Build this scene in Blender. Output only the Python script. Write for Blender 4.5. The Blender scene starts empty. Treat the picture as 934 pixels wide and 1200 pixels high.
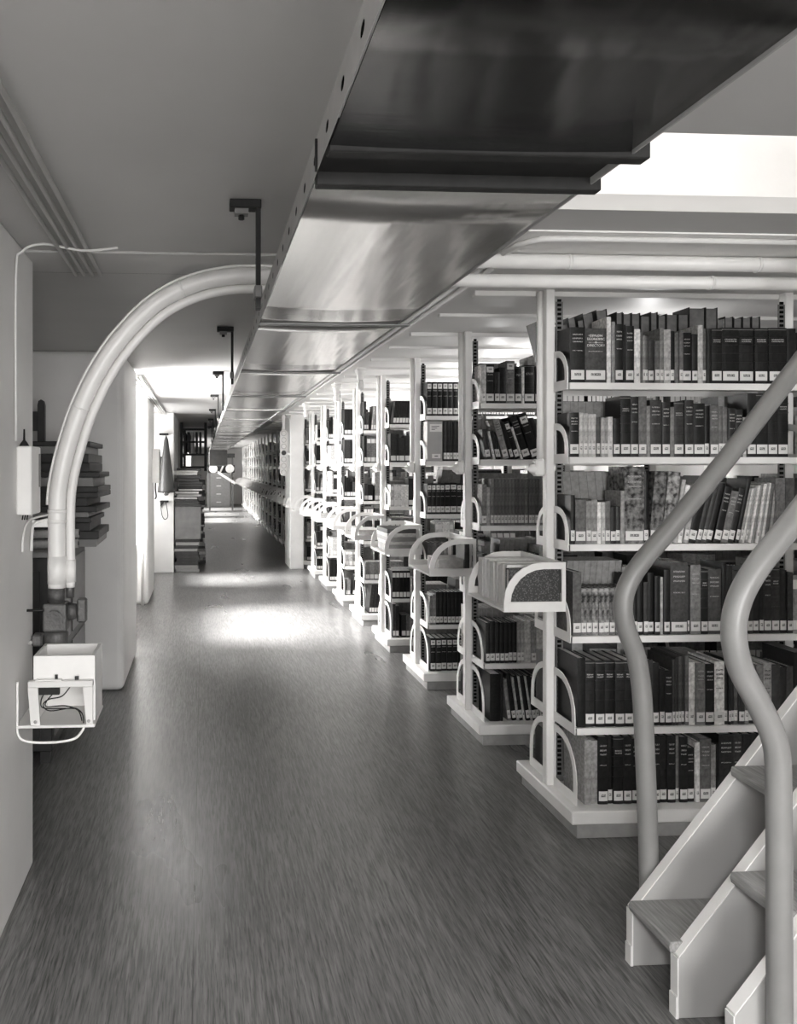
import bpy, bmesh, math, random
from mathutils import Vector, Matrix
R = math.radians
rnd = random.Random(7)
scene = bpy.context.scene
COL = scene.collection

# ------------------------------------------------------------------ camera
cam_d = bpy.data.cameras.new('camera')
cam_d.sensor_fit = 'AUTO'; cam_d.sensor_width = 36.0
cam_d.lens = 29.7                       # 990 px over 1200
cam_d.shift_x = 168.4 / 1200.0
cam_d.shift_y = -52.0 / 1200.0
cam_d.clip_start = 0.05; cam_d.clip_end = 200
cam = bpy.data.objects.new('camera', cam_d); COL.objects.link(cam)
cam.location = (0, 0, 1.51); cam.rotation_euler = (R(90), 0, R(-3.5))
scene.camera = cam

# ------------------------------------------------------------------ world, sun, daylight, exposure
vs = scene.view_settings
scene.display_settings.display_device = 'sRGB'
vs.view_transform = 'Standard'; vs.look = 'None'; vs.gamma = 1.0; vs.use_curve_mapping = False
vs.exposure = 1.12
world = bpy.data.worlds.new('world'); scene.world = world; world.use_nodes = True
bg = world.node_tree.nodes['Background']
bg.inputs[0].default_value = (0.95, 0.95, 0.92, 1); bg.inputs[1].default_value = 1.0
scene.cycles.max_bounces = 9; scene.cycles.diffuse_bounces = 6; scene.cycles.glossy_bounces = 5
scene.cycles.transparent_max_bounces = 12
scene.cycles.sample_clamp_indirect = 6.0
scene.cycles.caustics_reflective = False; scene.cycles.caustics_refractive = False

def light(name, kind, loc, rot, energy, size=None, sy=None, color=(1, .99, .98), spread=None):
    d = bpy.data.lights.new(name, kind); d.energy = energy; d.color = color
    if kind == 'AREA':
        d.shape = 'RECTANGLE'; d.size = size; d.size_y = sy or size
        if spread: d.spread = R(spread)
    elif kind == 'POINT': d.shadow_soft_size = size or .05
    elif kind == 'SUN': d.angle = R(size or 1)
    o = bpy.data.objects.new(name, d); COL.objects.link(o); o.location = loc; o.rotation_euler = rot
    return o
# low sun through the left-hand windows
sv = Vector((1.0, 0.08, -0.76)).normalized()
light('sun', 'SUN', (-6, 8, 5), sv.to_track_quat('-Z', 'Y').to_euler(), 25.0, 18)
WIN = [(7.1, 8.95), (10.75, 11.8), (23.0, 25.2), (26.2, 28.4), (29.4, 31.6)]   # window spans along the left wall
WZ0, WZ1 = 0.92, 2.08
for i, (a, b) in enumerate(WIN):
    light('window_daylight', 'AREA', (-1.72, (a + b) / 2, 1.5), (0, R(-90), 0), (290, 55, 80, 80, 80)[i], WZ1 - WZ0, b - a)
# daylight of the window in the wall behind the camera
light('back_window_daylight', 'AREA', (1.15, -3.25, 1.35), (R(90), 0, 0), 105, 2.2, 1.5)

# ------------------------------------------------------------------ materials
WARM = (1.0, 0.987, 0.970)
MATS = {}
def g(v): return (v * WARM[0], v * WARM[1], v * WARM[2], 1)
def new_mat(name):
    m = bpy.data.materials.new(name); m.use_nodes = True
    nt = m.node_tree; return m, nt, nt.nodes['Principled BSDF']
def N(nt, t, **kw):
    n = nt.nodes.new(t)
    for k, v in kw.items():
        if k.startswith('i_'): n.inputs[int(k[2:])].default_value = v
        else: setattr(n, k, v)
    return n
def plain(name, v, rough=.5, metal=0.0, mottle=.10, scale=6.0, bump=0.0, bscale=80, spec=.5):
    m, nt, p = new_mat(name)
    tc = N(nt, 'ShaderNodeTexCoord'); no = N(nt, 'ShaderNodeTexNoise'); no.inputs['Scale'].default_value = scale; no.inputs['Detail'].default_value = 4
    nt.links.new(tc.outputs['Object'], no.inputs['Vector'])
    mr = N(nt, 'ShaderNodeMapRange'); mr.inputs['From Min'].default_value = .25; mr.inputs['From Max'].default_value = .75
    mr.inputs['To Min'].default_value = v * (1 - mottle); mr.inputs['To Max'].default_value = v * (1 + mottle)
    nt.links.new(no.outputs['Fac'], mr.inputs['Value'])
    tint(nt, mr.outputs[0], p)
    p.inputs['Roughness'].default_value = rough; p.inputs['Metallic'].default_value = metal
    p.inputs['Specular IOR Level'].default_value = spec
    if bump:
        n2 = N(nt, 'ShaderNodeTexNoise'); n2.inputs['Scale'].default_value = bscale
        nt.links.new(tc.outputs['Object'], n2.inputs['Vector'])
        b = N(nt, 'ShaderNodeBump'); b.inputs['Strength'].default_value = bump; b.inputs['Distance'].default_value = .01
        nt.links.new(n2.outputs['Fac'], b.inputs['Height']); nt.links.new(b.outputs[0], p.inputs['Normal'])
    MATS[name] = m; return m
def tint(nt, val, p):
    c = N(nt, 'ShaderNodeMix', data_type='RGBA', blend_type='MULTIPLY'); c.inputs['Factor'].default_value = 1
    cc = N(nt, 'ShaderNodeCombineColor')
    for k in range(3): nt.links.new(val, cc.inputs[k])
    nt.links.new(cc.outputs[0], c.inputs['A']); c.inputs['B'].default_value = (*WARM, 1)
    nt.links.new(c.outputs['Result'], p.inputs['Base Color'])
plain('white_paint', .80, .38, mottle=.05, scale=9)
plain('wall_paint', .70, .55, mottle=.06, scale=3, bump=.05, bscale=60)
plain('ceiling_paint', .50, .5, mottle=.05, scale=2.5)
plain('bright_ceiling', .80, .5, mottle=.04, scale=2.5)
plain('slab_paint', .80, .5, mottle=.05, scale=2.5)
plain('cream_paint', .66, .45, mottle=.07, scale=8)
plain('grey_rail', .21, .36, mottle=.06, scale=12)
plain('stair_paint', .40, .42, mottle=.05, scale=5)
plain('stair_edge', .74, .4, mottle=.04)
plain('black_iron', .016, .55, mottle=.3, scale=30, spec=.25)
plain('grey_iron', .16, .42, metal=.4, mottle=.15, scale=25)
plain('cast_iron', .10, .5, metal=.3, mottle=.35, scale=30, bump=.3, bscale=90)
plain('slotted_steel', .30, .38, metal=0, mottle=.12, scale=20)
plain('dark_wood', .03, .45, mottle=.3, scale=14)
plain('plinth_wood', .30, .5, mottle=.15, scale=20)
plain('paper', .74, .8, mottle=.10, scale=60)
plain('old_paper', .42, .8, mottle=.25, scale=40)
plain('aged_paper', .26, .8, mottle=.25, scale=50)
plain('dark_enamel', .045, .4, mottle=.1)
plain('dull_carton', .12, .7, mottle=.2, scale=10)
plain('aged_edge', .14, .8, mottle=.3, scale=40)
plain('grey_board', .22, .7, mottle=.12, scale=12)
plain('dark_board', .028, .65, mottle=.3, scale=20)
plain('bulb_glass', .75, .12, mottle=.02)
plain('box_file', .36, .6, mottle=.06, scale=10)
plain('file_side', .50, .6, mottle=.06, scale=10)
plain('label_paper', .72, .6, mottle=.05)
plain('ink', .04, .6)
plain('black_knob', .015, .3)
plain('void', .008, .95, spec=0)
plain('silver_ring', .5, .25, metal=.8)

def wood_tread():
    m, nt, p = new_mat('wood_tread'); tc = N(nt, 'ShaderNodeTexCoord'); mp = N(nt, 'ShaderNodeMapping'); mp.inputs['Scale'].default_value = (40, 3, 40)
    no = N(nt, 'ShaderNodeTexNoise'); no.inputs['Scale'].default_value = 3; no.inputs['Detail'].default_value = 6
    nt.links.new(tc.outputs['Object'], mp.inputs[0]); nt.links.new(mp.outputs[0], no.inputs['Vector'])
    mr = N(nt, 'ShaderNodeMapRange'); mr.inputs['To Min'].default_value = .13; mr.inputs['To Max'].default_value = .36
    mr.inputs['From Min'].default_value = .2; mr.inputs['From Max'].default_value = .8
    nt.links.new(no.outputs['Fac'], mr.inputs['Value']); tint(nt, mr.outputs[0], p); p.inputs['Roughness'].default_value = .5
    MATS['wood_tread'] = m
wood_tread()

def lino():
    m, nt, p = new_mat('linoleum'); L = nt.links
    tc = N(nt, 'ShaderNodeTexCoord')
    def streak(sx, sy, detail, seedz):
        mp = N(nt, 'ShaderNodeMapping'); mp.inputs['Scale'].default_value = (sx, sy, 1); mp.inputs['Location'].default_value = (0, 0, seedz)
        no = N(nt, 'ShaderNodeTexNoise'); no.inputs['Scale'].default_value = 1; no.inputs['Detail'].default_value = detail
        L.new(tc.outputs['Object'], mp.inputs[0]); L.new(mp.outputs[0], no.inputs['Vector']); return no.outputs['Fac']
    a = streak(130, 7, 3, .37); b = streak(3, .8, 3, 4.37); c = streak(210, 11, 2, 9.43)
    r1 = N(nt, 'ShaderNodeMapRange'); r1.inputs['From Min'].default_value = .3; r1.inputs['From Max'].default_value = .7; r1.inputs['To Min'].default_value = .075; r1.inputs['To Max'].default_value = .185
    L.new(a, r1.inputs['Value'])
    r2 = N(nt, 'ShaderNodeMapRange'); r2.inputs['From Min'].default_value = .25; r2.inputs['From Max'].default_value = .75; r2.inputs['To Min'].default_value = .8; r2.inputs['To Max'].default_value = 1.2
    L.new(b, r2.inputs['Value'])
    r3 = N(nt, 'ShaderNodeMapRange'); r3.inputs['From Min'].default_value = .54; r3.inputs['From Max'].default_value = .64; r3.inputs['To Min'].default_value = 1.08; r3.inputs['To Max'].default_value = .60
    L.new(c, r3.inputs['Value'])
    m1 = N(nt, 'ShaderNodeMath', operation='MULTIPLY'); L.new(r1.outputs[0], m1.inputs[0]); L.new(r2.outputs[0], m1.inputs[1])
    m2 = N(nt, 'ShaderNodeMath', operation='MULTIPLY'); L.new(m1.outputs[0], m2.inputs[0]); L.new(r3.outputs[0], m2.inputs[1])
    # the joint between two sheets of linoleum, a hairline along the aisle
    sx = N(nt, 'ShaderNodeSeparateXYZ'); L.new(tc.outputs['Object'], sx.inputs[0])
    q1 = N(nt, 'ShaderNodeMath', operation='ADD'); q1.inputs[1].default_value = .03; L.new(sx.outputs[0], q1.inputs[0])
    q2 = N(nt, 'ShaderNodeMath', operation='ABSOLUTE'); L.new(q1.outputs[0], q2.inputs[0])
    q3 = N(nt, 'ShaderNodeMath', operation='GREATER_THAN'); q3.inputs[1].default_value = .0016; L.new(q2.outputs[0], q3.inputs[0])
    q4 = N(nt, 'ShaderNodeMapRange'); q4.inputs['To Min'].default_value = .45; q4.inputs['To Max'].default_value = 1; L.new(q3.outputs[0], q4.inputs['Value'])
    m3 = N(nt, 'ShaderNodeMath', operation='MULTIPLY'); L.new(m2.outputs[0], m3.inputs[0]); L.new(q4.outputs[0], m3.inputs[1])
    tint(nt, m3.outputs[0], p)
    r4 = N(nt, 'ShaderNodeMapRange'); r4.inputs['To Min'].default_value = .22; r4.inputs['To Max'].default_value = .38; L.new(b, r4.inputs['Value'])
    L.new(r4.outputs[0], p.inputs['Roughness'])
    bp = N(nt, 'ShaderNodeBump'); bp.inputs['Strength'].default_value = .06; bp.inputs['Distance'].default_value = .003
    L.new(a, bp.inputs['Height']); L.new(bp.outputs[0], p.inputs['Normal'])
    MATS['linoleum'] = m
lino()

def brushed(name, v0, v1):
    m, nt, p = new_mat(name); L = nt.links
    tc = N(nt, 'ShaderNodeTexCoord'); mp = N(nt, 'ShaderNodeMapping'); mp.inputs['Scale'].default_value = (6, 420, 1)
    no = N(nt, 'ShaderNodeTexNoise'); no.inputs['Scale'].default_value = 1; no.inputs['Detail'].default_value = 5
    L.new(tc.outputs['Object'], mp.inputs[0]); L.new(mp.outputs[0], no.inputs['Vector'])
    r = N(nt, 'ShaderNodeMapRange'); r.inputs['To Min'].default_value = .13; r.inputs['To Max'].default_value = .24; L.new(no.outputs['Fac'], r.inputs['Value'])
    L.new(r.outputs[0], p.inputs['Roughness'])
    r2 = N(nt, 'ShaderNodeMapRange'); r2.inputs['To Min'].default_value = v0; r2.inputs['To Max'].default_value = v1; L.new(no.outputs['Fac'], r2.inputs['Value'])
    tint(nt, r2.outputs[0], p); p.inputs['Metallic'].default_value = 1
    # slight waves of the thin sheet
    mp2 = N(nt, 'ShaderNodeMapping'); mp2.inputs['Scale'].default_value = (18, .7, 1)
    n2 = N(nt, 'ShaderNodeTexNoise'); n2.inputs['Scale'].default_value = 1; n2.inputs['Detail'].default_value = 1.5
    L.new(tc.outputs['Object'], mp2.inputs[0]); L.new(mp2.outputs[0], n2.inputs['Vector'])
    b = N(nt, 'ShaderNodeBump'); b.inputs['Strength'].default_value = 1; b.inputs['Distance'].default_value = .0024
    L.new(n2.outputs['Fac'], b.inputs['Height'])
    b2 = N(nt, 'ShaderNodeBump'); b2.inputs['Strength'].default_value = .15; b2.inputs['Distance'].default_value = .0002
    L.new(no.outputs['Fac'], b2.inputs['Height']); L.new(b.outputs[0], b2.inputs['Normal']); L.new(b2.outputs[0], p.inputs['Normal'])
    MATS[name] = m
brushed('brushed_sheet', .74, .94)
brushed('darkened_sheet', .05, .08)  # near sheet's dim reflection put into a darker base colour

def glass():
    m, nt, p = new_mat('window_glass'); nt.nodes.remove(p)
    t = N(nt, 'ShaderNodeBsdfTransparent'); gl = N(nt, 'ShaderNodeBsdfGlossy'); gl.inputs['Roughness'].default_value = .02
    mx = N(nt, 'ShaderNodeMixShader'); mx.inputs[0].default_value = .06
    nt.links.new(t.outputs[0], mx.inputs[1]); nt.links.new(gl.outputs[0], mx.inputs[2])
    nt.links.new(mx.outputs[0], nt.nodes['Material Output'].inputs[0]); MATS['window_glass'] = m
glass()

TONE = {'k': .013, 'd': .034, 'g': .085, 'm': .15, 'l': .33, 'w': .60, 'q': .17}
TONE_WORD = {'k': 'black', 'd': 'dark', 'g': 'mid-grey', 'm': 'grey', 'l': 'light grey', 'w': 'whitish', 'q': 'mottled'}
def cover_mat(tone, style):
    name = 'cover_%s_%s' % (tone, style); m, nt, p = new_mat(name); L = nt.links; v = TONE[tone]
    tc = N(nt, 'ShaderNodeTexCoord'); no = N(nt, 'ShaderNodeTexNoise'); no.inputs['Scale'].default_value = 70 if tone != 'q' else 45; no.inputs['Detail'].default_value = 4
    L.new(tc.outputs['Object'], no.inputs['Vector'])
    am = .25 if tone != 'q' else .85
    r = N(nt, 'ShaderNodeMapRange'); r.inputs['From Min'].default_value = .35; r.inputs['From Max'].default_value = .65
    r.inputs['To Min'].default_value = v * (1 - am); r.inputs['To Max'].default_value = v * (1 + am); L.new(no.outputs['Fac'], r.inputs['Value'])
    gi = N(nt, 'ShaderNodeNewGeometry'); oi = N(nt, 'ShaderNodeObjectInfo')
    src = gi.outputs['Random Per Island'] if style == 'stuff' else oi.outputs['Random']
    r2 = N(nt, 'ShaderNodeMapRange'); r2.inputs['To Min'].default_value = .65; r2.inputs['To Max'].default_value = 1.35; L.new(src, r2.inputs['Value'])
    mu = N(nt, 'ShaderNodeMath', operation='MULTIPLY'); L.new(r.outputs[0], mu.inputs[0]); L.new(r2.outputs[0], mu.inputs[1])
    val = mu.outputs[0]
    if style in 'TB':
        sp = N(nt, 'ShaderNodeSeparateXYZ'); L.new(tc.outputs['Generated'], sp.inputs[0])
        def band(z, hw):
            a = N(nt, 'ShaderNodeMath', operation='SUBTRACT'); a.inputs[1].default_value = z; L.new(sp.outputs[2], a.inputs[0])
            b = N(nt, 'ShaderNodeMath', operation='ABSOLUTE'); L.new(a.outputs[0], b.inputs[0])
            c = N(nt, 'ShaderNodeMath', operation='LESS_THAN'); c.inputs[1].default_value = hw; L.new(b.outputs[0], c.inputs[0]); return c.outputs[0]
        def mx(a, b):
            n = N(nt, 'ShaderNodeMath', operation='MAXIMUM'); L.new(a, n.inputs[0]); L.new(b, n.inputs[1]); return n.outputs[0]
        def mul(a, b):
            n = N(nt, 'ShaderNodeMath', operation='MULTIPLY'); L.new(a, n.inputs[0])
            if isinstance(b, float): n.inputs[1].default_value = b
            else: L.new(b, n.inputs[1])
            return n.outputs[0]
        # worn gilt lettering, too small to read: broken strokes across the spine
        mp = N(nt, 'ShaderNodeMapping'); mp.inputs['Scale'].default_value = (420, 0, 260)
        n3 = N(nt, 'ShaderNodeTexNoise'); n3.inputs['Scale'].default_value = 1; n3.inputs['Detail'].default_value = 1
        L.new(tc.outputs['Object'], mp.inputs[0]); L.new(mp.outputs[0], n3.inputs['Vector'])
        th = N(nt, 'ShaderNodeMath', operation='GREATER_THAN'); th.inputs[1].default_value = .47; L.new(n3.outputs['Fac'], th.inputs[0])
        xa = N(nt, 'ShaderNodeMath', operation='SUBTRACT'); xa.inputs[1].default_value = .5; L.new(sp.outputs[0], xa.inputs[0])
        xb = N(nt, 'ShaderNodeMath', operation='ABSOLUTE'); L.new(xa.outputs[0], xb.inputs[0])
        xc = N(nt, 'ShaderNodeMath', operation='LESS_THAN'); xc.inputs[1].default_value = .34; L.new(xb.outputs[0], xc.inputs[0])
        if style == 'T':
            t = mx(mx(band(.87, .012), band(.80, .013)), mx(band(.74, .011), band(.58, .008)))
            lines = mul(mul(t, th.outputs[0]), xc.outputs[0])
        else:
            t = mul(mul(mx(band(.79, .010), band(.755, .010)), th.outputs[0]), xc.outputs[0])
            rules = mx(mx(band(.965, .005), band(.84, .004)), mx(band(.70, .004), mx(band(.55, .004), band(.40, .004))))
            lines = mx(t, mul(rules, .55))
        face = N(nt, 'ShaderNodeMath', operation='LESS_THAN'); face.inputs[1].default_value = .06; L.new(sp.outputs[1], face.inputs[0])
        lines = mul(lines, face.outputs[0])
        fm = N(nt, 'ShaderNodeMix', data_type='FLOAT'); L.new(lines, fm.inputs['Factor']); L.new(val, fm.inputs['A'])
        fm.inputs['B'].default_value = .36 if v < .25 else .05
        val = fm.outputs[0]
    tint(nt, val, p); p.inputs['Roughness'].default_value = .42 if v < .1 else .6
    p.inputs['Specular IOR Level'].default_value = .2
    MATS[name] = m; return m
for t in TONE:
    for s in ('n', 'T', 'B', 'stuff'): cover_mat(t, s)

def call_label():
    m, nt, p = new_mat('call_label'); L = nt.links
    tc = N(nt, 'ShaderNodeTexCoord'); sp = N(nt, 'ShaderNodeSeparateXYZ'); L.new(tc.outputs['Generated'], sp.inputs[0])
    def inside(ch, c, hw):
        a = N(nt, 'ShaderNodeMath', operation='SUBTRACT'); a.inputs[1].default_value = c; L.new(sp.outputs[ch], a.inputs[0])
        b = N(nt, 'ShaderNodeMath', operation='ABSOLUTE'); L.new(a.outputs[0], b.inputs[0])
        k = N(nt, 'ShaderNodeMath', operation='LESS_THAN'); k.inputs[1].default_value = hw; L.new(b.outputs[0], k.inputs[0]); return k.outputs[0]
    no = N(nt, 'ShaderNodeTexNoise'); no.inputs['Scale'].default_value = 420; L.new(tc.outputs['Object'], no.inputs['Vector'])
    th = N(nt, 'ShaderNodeMath', operation='GREATER_THAN'); th.inputs[1].default_value = .42; L.new(no.outputs['Fac'], th.inputs[0])
    m1 = N(nt, 'ShaderNodeMath', operation='MULTIPLY'); L.new(inside(0, .5, .26), m1.inputs[0]); L.new(inside(2, .55, .14), m1.inputs[1])
    m2 = N(nt, 'ShaderNodeMath', operation='MULTIPLY'); L.new(m1.outputs[0], m2.inputs[0]); L.new(th.outputs[0], m2.inputs[1])
    f = N(nt, 'ShaderNodeMix', data_type='FLOAT'); L.new(m2.outputs[0], f.inputs['Factor']); f.inputs['A'].default_value = .70; f.inputs['B'].default_value = .12
    tint(nt, f.outputs[0], p); p.inputs['Roughness'].default_value = .7; MATS['call_label'] = m
call_label()
def marbled():
    m, nt, p = new_mat('marbled_board'); L = nt.links
    tc = N(nt, 'ShaderNodeTexCoord'); no = N(nt, 'ShaderNodeTexVoronoi'); no.inputs['Scale'].default_value = 150
    L.new(tc.outputs['Object'], no.inputs['Vector'])
    r = N(nt, 'ShaderNodeMapRange'); r.inputs['From Min'].default_value = .1; r.inputs['From Max'].default_value = .5; r.inputs['To Min'].default_value = .16; r.inputs['To Max'].default_value = .02
    L.new(no.outputs['Distance'], r.inputs['Value']); tint(nt, r.outputs[0], p); p.inputs['Roughness'].default_value = .4; MATS['marbled_board'] = m
marbled()

# ------------------------------------------------------------------ mesh helpers
class MB:
    def __init__(s): s.v = []; s.f = []; s.mi = []; s.sm = []
    def face(s, idx, mi=0, sm=False): s.f.append(idx); s.mi.append(mi); s.sm.append(sm)
    def box(s, x0, x1, y0, y1, z0, z1, mi=0):
        b = len(s.v); s.v += [(x0, y0, z0), (x1, y0, z0), (x1, y1, z0), (x0, y1, z0), (x0, y0, z1), (x1, y0, z1), (x1, y1, z1), (x0, y1, z1)]
        for q in ((0, 3, 2, 1), (4, 5, 6, 7), (0, 1, 5, 4), (1, 2, 6, 5), (2, 3, 7, 6), (3, 0, 4, 7)): s.face([b + i for i in q], mi)
        return s
    def cyl(s, p0, p1, r0, r1=None, n=14, mi=0, caps=True):
        r1 = r0 if r1 is None else r1
        return s.tube([p0, p1], [r0, r1], n, mi, caps)
    def tube(s, pts, r, n=12, mi=0, caps=True):
        P = [Vector(p) for p in pts]; rs = r if isinstance(r, list) else [r] * len(P)
        t0 = (P[1] - P[0]).normalized(); up = Vector((0, 0, 1)) if abs(t0.z) < .9 else Vector((0, 1, 0))
        a = t0.cross(up).normalized(); rings = []
        for i, p in enumerate(P):
            t = (P[min(i + 1, len(P) - 1)] - P[max(i - 1, 0)]).normalized()
            a = (a - t * a.dot(t)).normalized(); b = t.cross(a)
            base = len(s.v); rings.append(base)
            for k in range(n):
                w = 2 * math.pi * k / n; q = p + (a * math.cos(w) + b * math.sin(w)) * rs[i]; s.v.append(tuple(q))
        for i in range(len(P) - 1):
            for k in range(n):
                k2 = (k + 1) % n; s.face([rings[i] + k, rings[i] + k2, rings[i + 1] + k2, rings[i + 1] + k], mi, True)
        if caps:
            s.face([rings[0] + k for k in range(n)][::-1], mi); s.face([rings[-1] + k for k in range(n)], mi)
        return s
    def lathe(s, prof, n=20, mi=0, c=(0, 0, 0)):
        base = len(s.v)
        for (r, z) in prof:
            for k in range(n):
                w = 2 * math.pi * k / n; s.v.append((c[0] + r * math.cos(w), c[1] + r * math.sin(w), c[2] + z))
        for i in range(len(prof) - 1):
            for k in range(n):
                k2 = (k + 1) % n; s.face([base + i * n + k, base + i * n + k2, base + (i + 1) * n + k2, base + (i + 1) * n + k], mi, True)
        s.face([base + k for k in range(n)][::-1], mi); s.face([base + (len(prof) - 1) * n + k for k in range(n)], mi)
        return s
    def prism(s, poly, axis, a, b, mi=0, holes=None):
        """poly of 2-D points extruded along an axis ('x': (y,z), 'y': (x,z), 'z': (x,y))"""
        def pt(q, t):
            return {'x': (t, q[0], q[1]), 'y': (q[0], t, q[1]), 'z': (q[0], q[1], t)}[axis]
        n = len(poly); base = len(s.v)
        s.v += [pt(q, a) for q in poly] + [pt(q, b) for q in poly]
        for i in range(n):
            j = (i + 1) % n; s.face([base + i, base + j, base + n + j, base + n + i], mi)
        s.face([base + i for i in range(n)][::-1], mi); s.face([base + n + i for i in range(n)], mi)
        return s
    def frame(s, outer, inner, axis, a, b, mi=0):
        """ring between two outlines with the same number of points"""
        def pt(q, t):
            return {'x': (t, q[0], q[1]), 'y': (q[0], t, q[1]), 'z': (q[0], q[1], t)}[axis]
        n = len(outer); B = len(s.v)
        s.v += [pt(q, a) for q in outer] + [pt(q, a) for q in inner] + [pt(q, b) for q in outer] + [pt(q, b) for q in inner]
        for i in range(n):
            j = (i + 1) % n
            s.face([B + i, B + j, B + n + j, B + n + i], mi); s.face([B + 2 * n + i, B + 3 * n + i, B + 3 * n + j, B + 2 * n + j], mi)
            s.face([B + i, B + 2 * n + i, B + 2 * n + j, B + j], mi); s.face([B + n + i, B + n + j, B + 3 * n + j, B + 3 * n + i], mi)
        return s
    def mesh(s, name, mats, bevel=0, seg=1):
        me = bpy.data.meshes.new(name); me.from_pydata(s.v, [], s.f)
        if isinstance(mats, str): mats = [mats]
        for m in mats: me.materials.append(MATS[m])
        me.polygons.foreach_set('material_index', s.mi); me.polygons.foreach_set('use_smooth', s.sm)
        bm = bmesh.new(); bm.from_mesh(me)
        if bevel:
            es = [e for e in bm.edges if len(e.link_faces) == 2 and e.calc_face_angle(0) > R(40)]
            bmesh.ops.bevel(bm, geom=es, offset=bevel, segments=seg, affect='EDGES', profile=.5)
            if seg > 1:
                for f in bm.faces: f.smooth = f.smooth
        bmesh.ops.recalc_face_normals(bm, faces=bm.faces); bm.to_mesh(me); bm.free(); me.update()
        return me
    def obj(s, name, mats, parent=None, loc=(0, 0, 0), rot=(0, 0, 0), bevel=0, seg=1):
        return link(name, s.mesh(name, mats, bevel, seg), parent, loc, rot)
def link(name, data, parent=None, loc=(0, 0, 0), rot=(0, 0, 0)):
    o = bpy.data.objects.new(name, data); COL.objects.link(o); o.location = loc; o.rotation_euler = rot
    if parent: o.parent = parent
    return o
def empty(name, loc=(0, 0, 0), rot=(0, 0, 0)):
    o = link(name, None, None, loc, rot); o.empty_display_size = .05; return o
def tag(o, label, cat, group=None):
    o['label'] = label; o['category'] = cat
    if group: o['group'] = group
    return o
def struct(o, label=None):
    o['kind'] = 'structure'
    if label: o['label'] = label
    return o
def smooth(pts, n=8):
    P = [Vector(p) for p in pts]; out = []
    for i in range(len(P) - 1):
        p0, p1, p2, p3 = P[max(i - 1, 0)], P[i], P[i + 1], P[min(i + 2, len(P) - 1)]
        for k in range(n):
            t = k / n
            out.append(.5 * ((2 * p1) + (p2 - p0) * t + (2 * p0 - 5 * p1 + 4 * p2 - p3) * t * t + (3 * p1 - p0 - 3 * p2 + p3) * t ** 3))
    out.append(P[-1]); return out

CEIL = 2.30
YEND = 35.0
# ================================================================== THE ROOM
fl = struct(MB().box(-1.6, 3.9, -3.1, YEND, -.06, 0).obj('floor', 'linoleum'), 'streaky grey linoleum floor of the long aisle')

# ceiling slab with an opening over the stair
OX0, OX1, OY0, OY1 = .55, 3.5, 1.93, 2.52
c = MB(); T = .05
c.box(-1.6, 3.9, -3.1, OY0, CEIL, CEIL + T); c.box(-1.6, 3.9, OY1, YEND, CEIL, CEIL + T)
c.box(-1.6, OX0, OY0, OY1, CEIL, CEIL + T); c.box(OX1, 3.9, OY0, OY1, CEIL, CEIL + T)
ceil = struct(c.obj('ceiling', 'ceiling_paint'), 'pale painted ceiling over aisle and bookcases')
MB().box(.93, 3.9, OY1 + .22, YEND, CEIL - .006, CEIL - .0005).obj('panel', 'bright_ceiling', ceil)  # lighter panel added: brightness of the stack ceiling put into its colour
# the walls of the storey above, seen through the stair opening
struct(MB().box(-.1, 4.4, 4.3, 4.4, CEIL + T, 4.6).obj('wall_upper_back', 'wall_paint'), 'white wall of the storey above')
struct(MB().box(-.1, 4.4, .2, .3, CEIL + T, 4.6).obj('wall_upper_front', 'wall_paint'))
struct(MB().box(-.2, -.1, .2, 4.4, CEIL + T, 4.6).obj('wall_upper_left', 'wall_paint'))
struct(MB().box(4.4, 4.5, .2, 4.4, CEIL + T, 4.6).obj('wall_upper_right', 'wall_paint'))
struct(MB().box(-.2, 4.5, .2, 4.4, 4.6, 4.7).obj('ceiling_upper', 'wall_paint'))

# left wall: back wall with window openings, and piers standing out from it
w = MB(); xs0, xs1 = -1.5, -1.35; last = -3.1
for (a, b) in WIN:
    w.box(xs0, xs1, last, a, 0, CEIL); w.box(xs0, xs1, a, b, 0, WZ0); w.box(xs0, xs1, a, b, WZ1, CEIL); last = b
w.box(xs0, xs1, last, YEND, 0, CEIL)
wall_left = struct(w.obj('wall_left', 'wall_paint'), 'white left-hand outer wall with window bays')
def pier(y0, y1, xf, bev=.03):
    return MB().box(xs1, xf, y0, y1, 0, CEIL).obj('pier', 'wall_paint', wall_left, bevel=bev, seg=4)
pier(-3.1, 3.27, -.647, .012); pier(5.75, 6.86, -.535, .045); pier(9.35, 10.45, -.60, .04); pier(12.2, 14.6, -.42, .01)
pier(18.0, 19.2, -.55); pier(21.6, 22.6, -.55); pier(32.2, 34.9, -.45)
for i, (a, b) in enumerate(WIN):
    e = struct(empty('window_%d' % (i + 1), (-1.43, a, WZ0)), 'tall window in the left wall bay')
    Lw = b - a; H = WZ1 - WZ0; t = .05
    f = MB(); f.box(-.03, .03, 0, Lw, 0, t); f.box(-.03, .03, 0, Lw, H - t, H); f.box(-.03, .03, 0, t, t, H - t); f.box(-.03, .03, Lw - t, Lw, t, H - t)
    f.obj('window_frame', 'white_paint', e)
    MB().box(-.02, .02, Lw / 2 - .02, Lw / 2 + .02, t, H - t).obj('mullion', 'white_paint', e)
    for k in range(2):
        y0 = t if k == 0 else Lw / 2 + .02; y1 = Lw / 2 - .02 if k == 0 else Lw - t
        MB().box(-.003, .003, y0, y1, t, H - t).obj('pane', 'window_glass', e)
    MB().box(.06, .20, -.04, Lw + .04, -.04, -.005).obj('window_sill', 'white_paint', e)
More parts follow.
